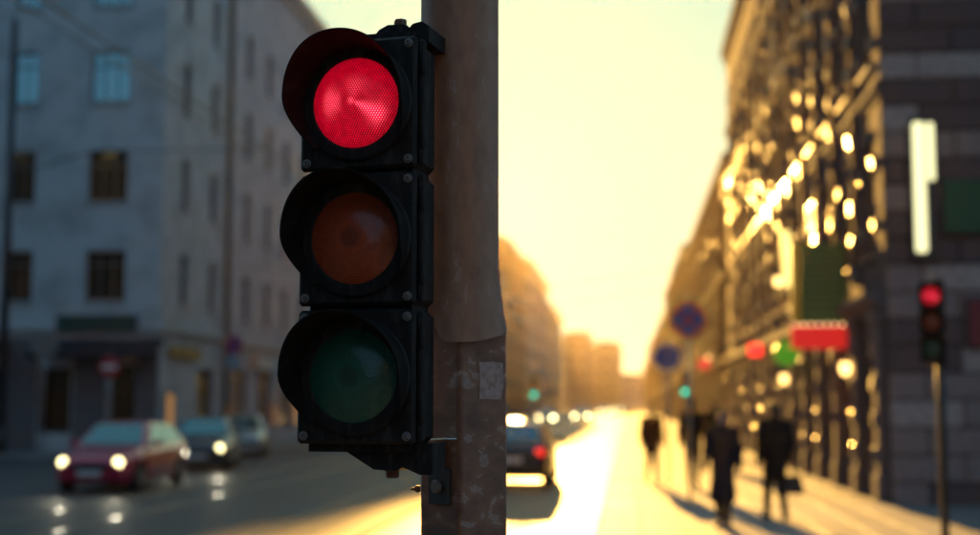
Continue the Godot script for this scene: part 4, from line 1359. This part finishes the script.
	for sg in [-1, 1]:
		part("side_window", cache["car_sf%d" % sg], glassm, cabin)
		part("side_window", cache["car_sr%d" % sg], glassm, cabin)
		bpart("mirror", Vector3(sg * 0.93, 1.0, 0.62), Vector3(0.2, 0.13, 0.09), paint, t, 0.035)
		bpart("door_handle", Vector3(sg * 0.868, 0.82, -0.15), Vector3(0.03, 0.03, 0.16), trim, body, 0.008)
		var hm := glow("headlight glow %.0f" % beam, Color(1.0, 0.86, 0.40), beam) if lights_on else mat("lamp glass", Color(0.5, 0.5, 0.5), 0.1, 0.6)
		part("headlight", cache["car_lamp"], hm, t, Transform3D(Basis(UP, sg * 0.2), Vector3(sg * 0.585, 0.64, 2.06)))
		bpart("tail_light", Vector3(sg * 0.63, 0.78, -2.05), Vector3(0.2, 0.16, 0.12), mat("tail red", Color(0.3, 0.01, 0.012), 0.2) if lights_on else glow("tail light glow", Color(1.0, 0.02, 0.02), 1.6, Color(0.3, 0.01, 0.01)), t, 0.03)
		for z in [-1.3, 1.33]:
			var wh := part("wheel", cache["car_tyre"], mat("tyre rubber", Color(0.02, 0.02, 0.021), 0.8), t, Transform3D(Basis(UP, 0.0 if sg > 0 else PI), Vector3(sg * 0.745, 0.318, z)))
			part("rim", cache["car_rim"], mats["grey metal"], wh)
		if lights_on:
			var sp := SpotLight3D.new()
			sp.name = "lamp_light"
			sp.light_color = Color(1.0, 0.93, 0.7).linear_to_srgb()
			sp.light_energy = 0.25
			sp.light_size = 0.06
			sp.spot_angle = 35
			sp.spot_range = 40
			sp.shadow_enabled = true
			sp.position = Vector3(sg * 0.585, 0.64, 2.14)
			sp.rotation = Vector3(deg_to_rad(-3), PI, 0)
			t.add_child(sp, true)
	return t

func car_paint(called: String, lin: Color) -> StandardMaterial3D:
	var m := mat(called, lin, 0.3, 0.2)
	m.clearcoat_enabled = true
	m.clearcoat = 1.0
	m.clearcoat_roughness = 0.04
	return m

func cars() -> void:
	make_car(Vector3(-11.0, 0, -29.2), 0.02, car_paint("dark red paint", Color(0.46, 0.006, 0.05)), "dark red car with lit headlights ahead of the darker car", true)
	make_car(Vector3(-11.95, 0, -38.0), 0.2, car_paint("slate paint", Color(0.03, 0.045, 0.06)), "slate car with lit headlights following the red car", true)
	make_car(Vector3(-13.35, 0, -46.6), 0.2, car_paint("pale silver paint", Color(0.3, 0.33, 0.32)), "pale parked car at the shaded kerb behind the slate car", false)
	make_car(Vector3(-2.55, 0, -31.8), PI, car_paint("black paint", Color(0.012, 0.013, 0.014)), "black car seen from behind beside the traffic signal pole", false)

func far_cars() -> void:
	var far := [[-4.3, -128.0, "slate paint", "far slate car with headlights on nearest on the glowing road"], [-6.6, -112.0, "black paint", "far black car with headlights on beside the pole's haze"], [-5.2, -166.0, "dark red paint", "far dark red car with headlights on in the haze"], [-3.4, -192.0, "pale silver paint", "far pale car with headlights on under the bright gap"], [-1.9, -236.0, "black paint", "farthest black car with headlights on along the kerb"]]
	for q in far:
		make_car(Vector3(q[0], 0, q[1]), 0.0, mats[q[2]], q[3], true, 45.0)

# ---------------------------------------------------------------- people
func cap_dist(p: Vector3, a: Vector3, b: Vector3, ra: float, rb: float) -> float:
	var ab := b - a
	var l := ab.length_squared()
	var f := clampf((p - a).dot(ab) / l, 0, 1) if l > 1e-9 else 0.0
	return p.distance_to(a + ab * f) - lerpf(ra, rb, f)

func sdf_mesh(mb: MB, bones: Array, cell: float, k := 0.03) -> void:
	var lo := Vector3.INF
	var hi := -Vector3.INF
	for q in bones:
		var r := maxf(q[2], q[3]) + cell * 2 + k
		for e in [q[0], q[1]]:
			lo = lo.min(e - Vector3.ONE * r)
			hi = hi.max(e + Vector3.ONE * r)
	var n := Vector3i(((hi - lo) / cell).ceil()) + Vector3i.ONE
	var f := PackedFloat32Array()
	f.resize(n.x * n.y * n.z)
	f.fill(1.0)
	for q in bones:
		var r := maxf(q[2], q[3]) + cell * 2 + k
		var l := Vector3i(((q[0].min(q[1]) - Vector3.ONE * r - lo) / cell).floor()).clamp(Vector3i.ZERO, n - Vector3i.ONE)
		var h := Vector3i(((q[0].max(q[1]) + Vector3.ONE * r - lo) / cell).ceil()).clamp(Vector3i.ZERO, n - Vector3i.ONE)
		for z in range(l.z, h.z + 1):
			for y in range(l.y, h.y + 1):
				for x in range(l.x, h.x + 1):
					var id := x + n.x * (y + n.y * z)
					var d := cap_dist(lo + Vector3(x, y, z) * cell, q[0], q[1], q[2], q[3])
					var o := f[id]
					var g := maxf(k - absf(o - d), 0.0) / k
					f[id] = minf(o, d) - g * g * k * 0.25
	var vid := {}
	var off := [0, 1, n.x, n.x + 1, n.x * n.y, n.x * n.y + 1, n.x * n.y + n.x, n.x * n.y + n.x + 1]
	var cor := [Vector3(0, 0, 0), Vector3(1, 0, 0), Vector3(0, 1, 0), Vector3(1, 1, 0), Vector3(0, 0, 1), Vector3(1, 0, 1), Vector3(0, 1, 1), Vector3(1, 1, 1)]
	var edges := [[0, 1], [2, 3], [4, 5], [6, 7], [0, 2], [1, 3], [4, 6], [5, 7], [0, 4], [1, 5], [2, 6], [3, 7]]
	for z in n.z - 1:
		for y in n.y - 1:
			for x in n.x - 1:
				var id := x + n.x * (y + n.y * z)
				var s := 0
				for c in 8:
					if f[id + off[c]] < 0.0:
						s += 1
				if s == 0 or s == 8:
					continue
				var acc := Vector3.ZERO
				var cnt := 0
				for e in edges:
					var a := f[id + off[e[0]]]
					var b := f[id + off[e[1]]]
					if (a < 0.0) != (b < 0.0):
						acc += cor[e[0]].lerp(cor[e[1]], a / (a - b))
						cnt += 1
				vid[id] = lo + (Vector3(x, y, z) + acc / cnt) * cell
	var st := [1, n.x, n.x * n.y]
	for id in vid:
		for ax in 3:
			var a := f[id]
			var b := f[id + st[ax]]
			if (a < 0.0) == (b < 0.0):
				continue
			var u: int = st[(ax + 1) % 3]
			var v: int = st[(ax + 2) % 3]
			if not (vid.has(id - u) and vid.has(id - v) and vid.has(id - u - v)):
				continue
			var nn := Vector3.ZERO
			nn[ax] = 1.0 if a < 0.0 else -1.0
			mb.quad(vid[id], vid[id - u], vid[id - u - v], vid[id - v], nn)

func person(at: Vector3, turn: float, height: float, o: Dictionary) -> Node3D:
	var s: float = height / 1.75
	var V := func(x: float, y: float, z: float) -> Vector3: return Vector3(x, y, z) * s
	var st: float = o.stride
	var arm: float = o.arm
	var hipL: Vector3 = V.call(0.085, 0.92, 0)
	var hipR: Vector3 = V.call(-0.085, 0.92, 0)
	var knL: Vector3 = V.call(0.085, 0.5, 0.06 + 0.42 * st)
	var anL: Vector3 = V.call(0.085, 0.085, 0.02 + 0.8 * st)
	var knR: Vector3 = V.call(-0.085, 0.495, 0.06 - 0.2 * st)
	var anR: Vector3 = V.call(-0.085, 0.085 + 0.2 * st, -0.02 - 0.85 * st)
	var toeL: Vector3 = anL + V.call(0.02, -0.045, 0.16)
	var toeR: Vector3 = anR + V.call(-0.02, -0.045 - 0.2 * st, 0.14)
	var shL: Vector3 = V.call(0.175, 1.425, 0)
	var shR: Vector3 = V.call(-0.175, 1.425, 0)
	var elL: Vector3 = V.call(0.235, 1.15, -0.03 - 0.3 * arm)
	var elR: Vector3 = V.call(-0.235, 1.15, -0.03 + 0.2 * arm)
	var wrL: Vector3 = V.call(0.24, 0.9, 0.02 - 0.2 * arm)
	var wrR: Vector3 = V.call(-0.24, 0.9, 0.05 + 0.45 * arm)
	var pel: Vector3 = V.call(0, 0.97, 0)
	var chest: Vector3 = V.call(0, 1.3, 0.0)
	var neck: Vector3 = V.call(0, 1.47, -0.005)
	var head: Vector3 = V.call(0, 1.66, 0.0)
	var skin_c: StandardMaterial3D = mat("skin", Color(0.42, 0.25, 0.18), 0.5)
	var b := MB.new(true)
	sdf_mesh(b, [[pel, chest, 0.12 * s, 0.135 * s], [chest, neck, 0.12 * s, 0.055 * s], [neck, head, 0.052 * s, 0.055 * s], [shL, shR, 0.06 * s, 0.06 * s],
		[hipL, knL, 0.085 * s, 0.055 * s], [knL, anL, 0.052 * s, 0.036 * s], [hipR, knR, 0.085 * s, 0.055 * s], [knR, anR, 0.052 * s, 0.036 * s],
		[anL, toeL, 0.038 * s, 0.03 * s], [anR, toeR, 0.038 * s, 0.03 * s],
		[shL, elL, 0.05 * s, 0.04 * s], [elL, wrL, 0.038 * s, 0.026 * s], [shR, elR, 0.05 * s, 0.04 * s], [elR, wrR, 0.038 * s, 0.026 * s]], 0.02 * s)
	# head on a finer grid
	sdf_mesh(b, [[V.call(0, 1.675, -0.02), V.call(0, 1.665, 0.015), 0.078 * s, 0.074 * s], [V.call(0, 1.6, 0.02), V.call(0, 1.585, 0.05), 0.056 * s, 0.036 * s], [V.call(0, 1.65, 0.082), V.call(0, 1.628, 0.104), 0.009 * s, 0.014 * s], [V.call(0, 1.6, 0.085), V.call(0, 1.598, 0.088), 0.014 * s, 0.012 * s],
		[V.call(0.076, 1.655, -0.005), V.call(0.08, 1.63, 0.0), 0.016 * s, 0.011 * s], [V.call(-0.076, 1.655, -0.005), V.call(-0.08, 1.63, 0.0), 0.016 * s, 0.011 * s], [neck, V.call(0, 1.6, 0.0), 0.05 * s, 0.05 * s]], 0.009 * s, 0.02)
	# hands: palm, four fingers and a thumb, softly curled
	for q in [[elL, wrL, 1.0], [elR, wrR, -1.0]]:
		var d: Vector3 = (q[1] - q[0]).normalized()
		var side := Vector3(0, 0, 1)
		var inw := Vector3(-q[2], 0, 0)
		var palm: Vector3 = q[1] + d * 0.085 * s
		sdf_mesh(b, [[q[1], q[1] + d * 0.02 * s, 0.026 * s, 0.024 * s], [q[1] + d * 0.03 * s + side * 0.016 * s, palm + side * 0.026 * s, 0.017 * s, 0.014 * s], [q[1] + d * 0.03 * s - side * 0.014 * s, palm - side * 0.026 * s, 0.017 * s, 0.014 * s]], 0.007 * s, 0.012)
		for k in 4:
			var z := (1.5 - k) * 0.018 * s
			var ln: float = [0.068, 0.078, 0.072, 0.056][k] * s
			var p0: Vector3 = palm + side * z - d * 0.012 * s
			var p1: Vector3 = p0 + d * ln * 0.5 + inw * ln * 0.12
			var p2: Vector3 = p1 + d * ln * 0.32 + inw * ln * 0.26
			var p3: Vector3 = p2 + d * ln * 0.18 + inw * ln * 0.3
			b.tube([p0, p1, p2, p3], 0.0088 * s, 0.0068 * s, 7)
		var t0: Vector3 = q[1] + d * 0.03 * s + side * 0.025 * s
		b.tube([t0, t0 + d * 0.03 * s + side * 0.02 * s + inw * 0.012 * s, t0 + d * 0.058 * s + side * 0.022 * s + inw * 0.024 * s], 0.011 * s, 0.008 * s, 7)
	var t := part(numbered("person"), b.done(), skin_c, self)
	tag(t, o.label, "person", "walkers on the sunny pavement")
	t.position = at
	t.rotation.y = turn
	var coat := MB.new(true)
	var hem: float = o.hem
	var wd: float = o.get("wide", 1.0)
	var cb := [[V.call(0, hem, 0.02), V.call(0, 1.0, 0), 0.17 * s * o.get("flare", 1.0), 0.145 * s * wd], [V.call(0.05, 1.0, 0), V.call(0.06, 1.3, 0), 0.125 * s * wd, 0.135 * s * wd], [V.call(-0.05, 1.0, 0), V.call(-0.06, 1.3, 0), 0.125 * s * wd, 0.135 * s * wd], [V.call(0, 1.3, 0), V.call(0, 1.46, 0), 0.14 * s, 0.07 * s], [shL, shR, 0.082 * s * wd, 0.082 * s * wd],
		[shL, elL, 0.075 * s * wd, 0.06 * s * wd], [elL, wrL, 0.058 * s * wd, 0.05 * s], [shR, elR, 0.075 * s * wd, 0.06 * s * wd], [elR, wrR, 0.058 * s * wd, 0.05 * s], [V.call(0, 1.46, -0.01), V.call(0, 1.5, -0.02), 0.075 * s, 0.072 * s]]
	sdf_mesh(coat, cb, 0.018 * s, 0.04)
	var cl: Array = o.coat
	var weave := noise_tex(0.2, [[0.0, 0.6], [1.0, 1.3]], 61, 256, 3)
	part("coat", coat.done(), mat("coat %s" % cl[0], cl[1], 0.9, 0, weave, 2.0, null, 0.0, false), t)
	var tr := MB.new(true)
	sdf_mesh(tr, [[pel, V.call(0, 0.9, 0), 0.13 * s, 0.13 * s], [hipL, knL, 0.1 * s, 0.07 * s], [knL, anL + V.call(0, 0.02, 0), 0.07 * s, 0.055 * s], [hipR, knR, 0.1 * s, 0.07 * s], [knR, anR + V.call(0, 0.02, 0), 0.07 * s, 0.055 * s]], 0.018 * s)
	part("trousers", tr.done(), mat("trousers %s" % o.legs[0], o.legs[1], 0.9, 0, weave, 2.0, null, 0.0, false), t)
	for q in [[anL, toeL], [anR, toeR]]:
		var sh := MB.new(true)
		sdf_mesh(sh, [[q[0] - V.call(0, 0.035, 0.03), q[1], 0.048 * s, 0.042 * s], [q[0], q[0] - V.call(0, 0.03, 0.03), 0.045 * s, 0.046 * s]], 0.014 * s)
		part("shoe", sh.done(), mat("shoe leather", Color(0.02, 0.018, 0.017), 0.45), t)
	var hr := MB.new(true)
	var hb := [[V.call(0, 1.695, -0.03), V.call(0, 1.7, 0.005), 0.083 * s, 0.076 * s], [V.call(0, 1.65, -0.055), V.call(0, 1.61, -0.06), 0.07 * s, 0.055 * s]]
	if o.get("long_hair", false):
		hb.append_array([[V.call(0.05, 1.64, -0.04), V.call(0.075, 1.47, -0.03), 0.05 * s, 0.045 * s], [V.call(-0.05, 1.64, -0.04), V.call(-0.075, 1.47, -0.03), 0.05 * s, 0.045 * s], [V.call(0, 1.62, -0.07), V.call(0, 1.42, -0.09), 0.065 * s, 0.06 * s]])
	sdf_mesh(hr, hb, 0.013 * s, 0.02)
	part("hair", hr.done(), mat("hair %s" % o.hair[0], o.hair[1], 0.6), t)
	for sg in [-1.0, 1.0]:
		var ey := MB.new(true)
		ey.lathe([Vector2(0, -0.009), Vector2(0.0065, -0.0065), Vector2(0.009, 0), Vector2(0.0065, 0.0065), Vector2(0, 0.009)], 10)
		part("eye", ey.done(), mat("eye dark", Color(0.03, 0.025, 0.02), 0.2), t, Transform3D(Basis().scaled(Vector3(1.3, 0.8, 1) * s), V.call(sg * 0.032, 1.655, 0.079)))
	t.set_meta("wrist", wrL)
	return t

func people() -> void:
	var Y := 0.131
	var black := ["black", Color(0.016, 0.016, 0.018)]
	var navy := ["navy", Color(0.018, 0.02, 0.032)]
	var brown := ["brown", Color(0.03, 0.022, 0.018)]
	var dk := ["charcoal", Color(0.022, 0.022, 0.025)]
	var hair := ["dark", Color(0.02, 0.014, 0.01)]
	var p := person(Vector3(2.14, Y, -20.5), 0.12 + PI, 1.72, {"stride": 0.24, "arm": 0.15, "hem": 0.72, "wide": 1.12, "coat": black, "legs": dk, "hair": hair, "label": "broad walker in a black coat holding a dark bag"})
	person(Vector3(1.3, Y, -19.3), -0.25, 1.62, {"stride": 0.16, "arm": 0.2, "hem": 0.5, "flare": 1.2, "coat": navy, "legs": dk, "hair": hair, "long_hair": true, "label": "woman with long hair in a long dark coat walking in front"})
	person(Vector3(1.29, Y, -28.0), PI - 0.1, 1.78, {"stride": 0.28, "arm": 0.3, "hem": 0.78, "coat": brown, "legs": navy, "hair": hair, "label": "tall walker in a dark jacket under the round blue sign"})
	person(Vector3(0.5, Y, -29.6), 0.1, 1.66, {"stride": 0.3, "arm": 0.3, "hem": 0.82, "coat": ["wine", Color(0.05, 0.012, 0.014)], "legs": ["denim", Color(0.03, 0.04, 0.07)], "hair": hair, "label": "walker in a dark jacket nearest the kerb and roadway"})
	person(Vector3(2.35, Y, -37.5), PI, 1.74, {"stride": 0.22, "arm": 0.2, "hem": 0.8, "coat": black, "legs": dk, "hair": hair, "label": "distant walker in black between the two nearer ones"})
	# bag in the hand of the broad walker: his left hand is on the picture's... nearer the wall when seen from behind
	var w: Vector3 = p.transform * (p.get_meta("wrist") as Vector3)
	w = p.transform * Vector3(-(p.get_meta("wrist") as Vector3).x, (p.get_meta("wrist") as Vector3).y, 0.11)
	var bag := thing("hand_bag", "dark hand bag carried low by the broad walker", "bag", Vector3(w.x, 0, w.z), 0.3)
	var bm_ := mat("bag leather", Color(0.018, 0.015, 0.014), 0.5)
	var bb := MB.new()
	bb.extrude(PackedVector2Array([Vector2(-0.19, 0.0), Vector2(0.19, 0.0), Vector2(0.2, 0.06), Vector2(0.15, 0.25), Vector2(0.13, 0.27), Vector2(-0.13, 0.27), Vector2(-0.15, 0.25), Vector2(-0.2, 0.06)]), -0.06, 0.06, Transform3D(Basis(), Vector3(0, w.y - 0.5, 0)))
	part("pouch", bb.done(), bm_, bag)
	for z in [-0.03, 0.03]:
		var hd := MB.new(true)
		var path := []
		for i in 11:
			var a := PI * i / 10
			path.append(Vector3(cos(a) * 0.09, w.y - 0.24 + sin(a) * 0.155, z * (1.0 - 0.7 * sin(a))))
		hd.tube(path, 0.008, 0.008, 7)
		part("handle", hd.done(), bm_, bag)

func _ready() -> void:
	rng.seed = 20240611
	setup()
	building_mats()
	ground()
	left_buildings()
	right_buildings()
	signals()
	furniture()
	cars()
	far_cars()
	people()
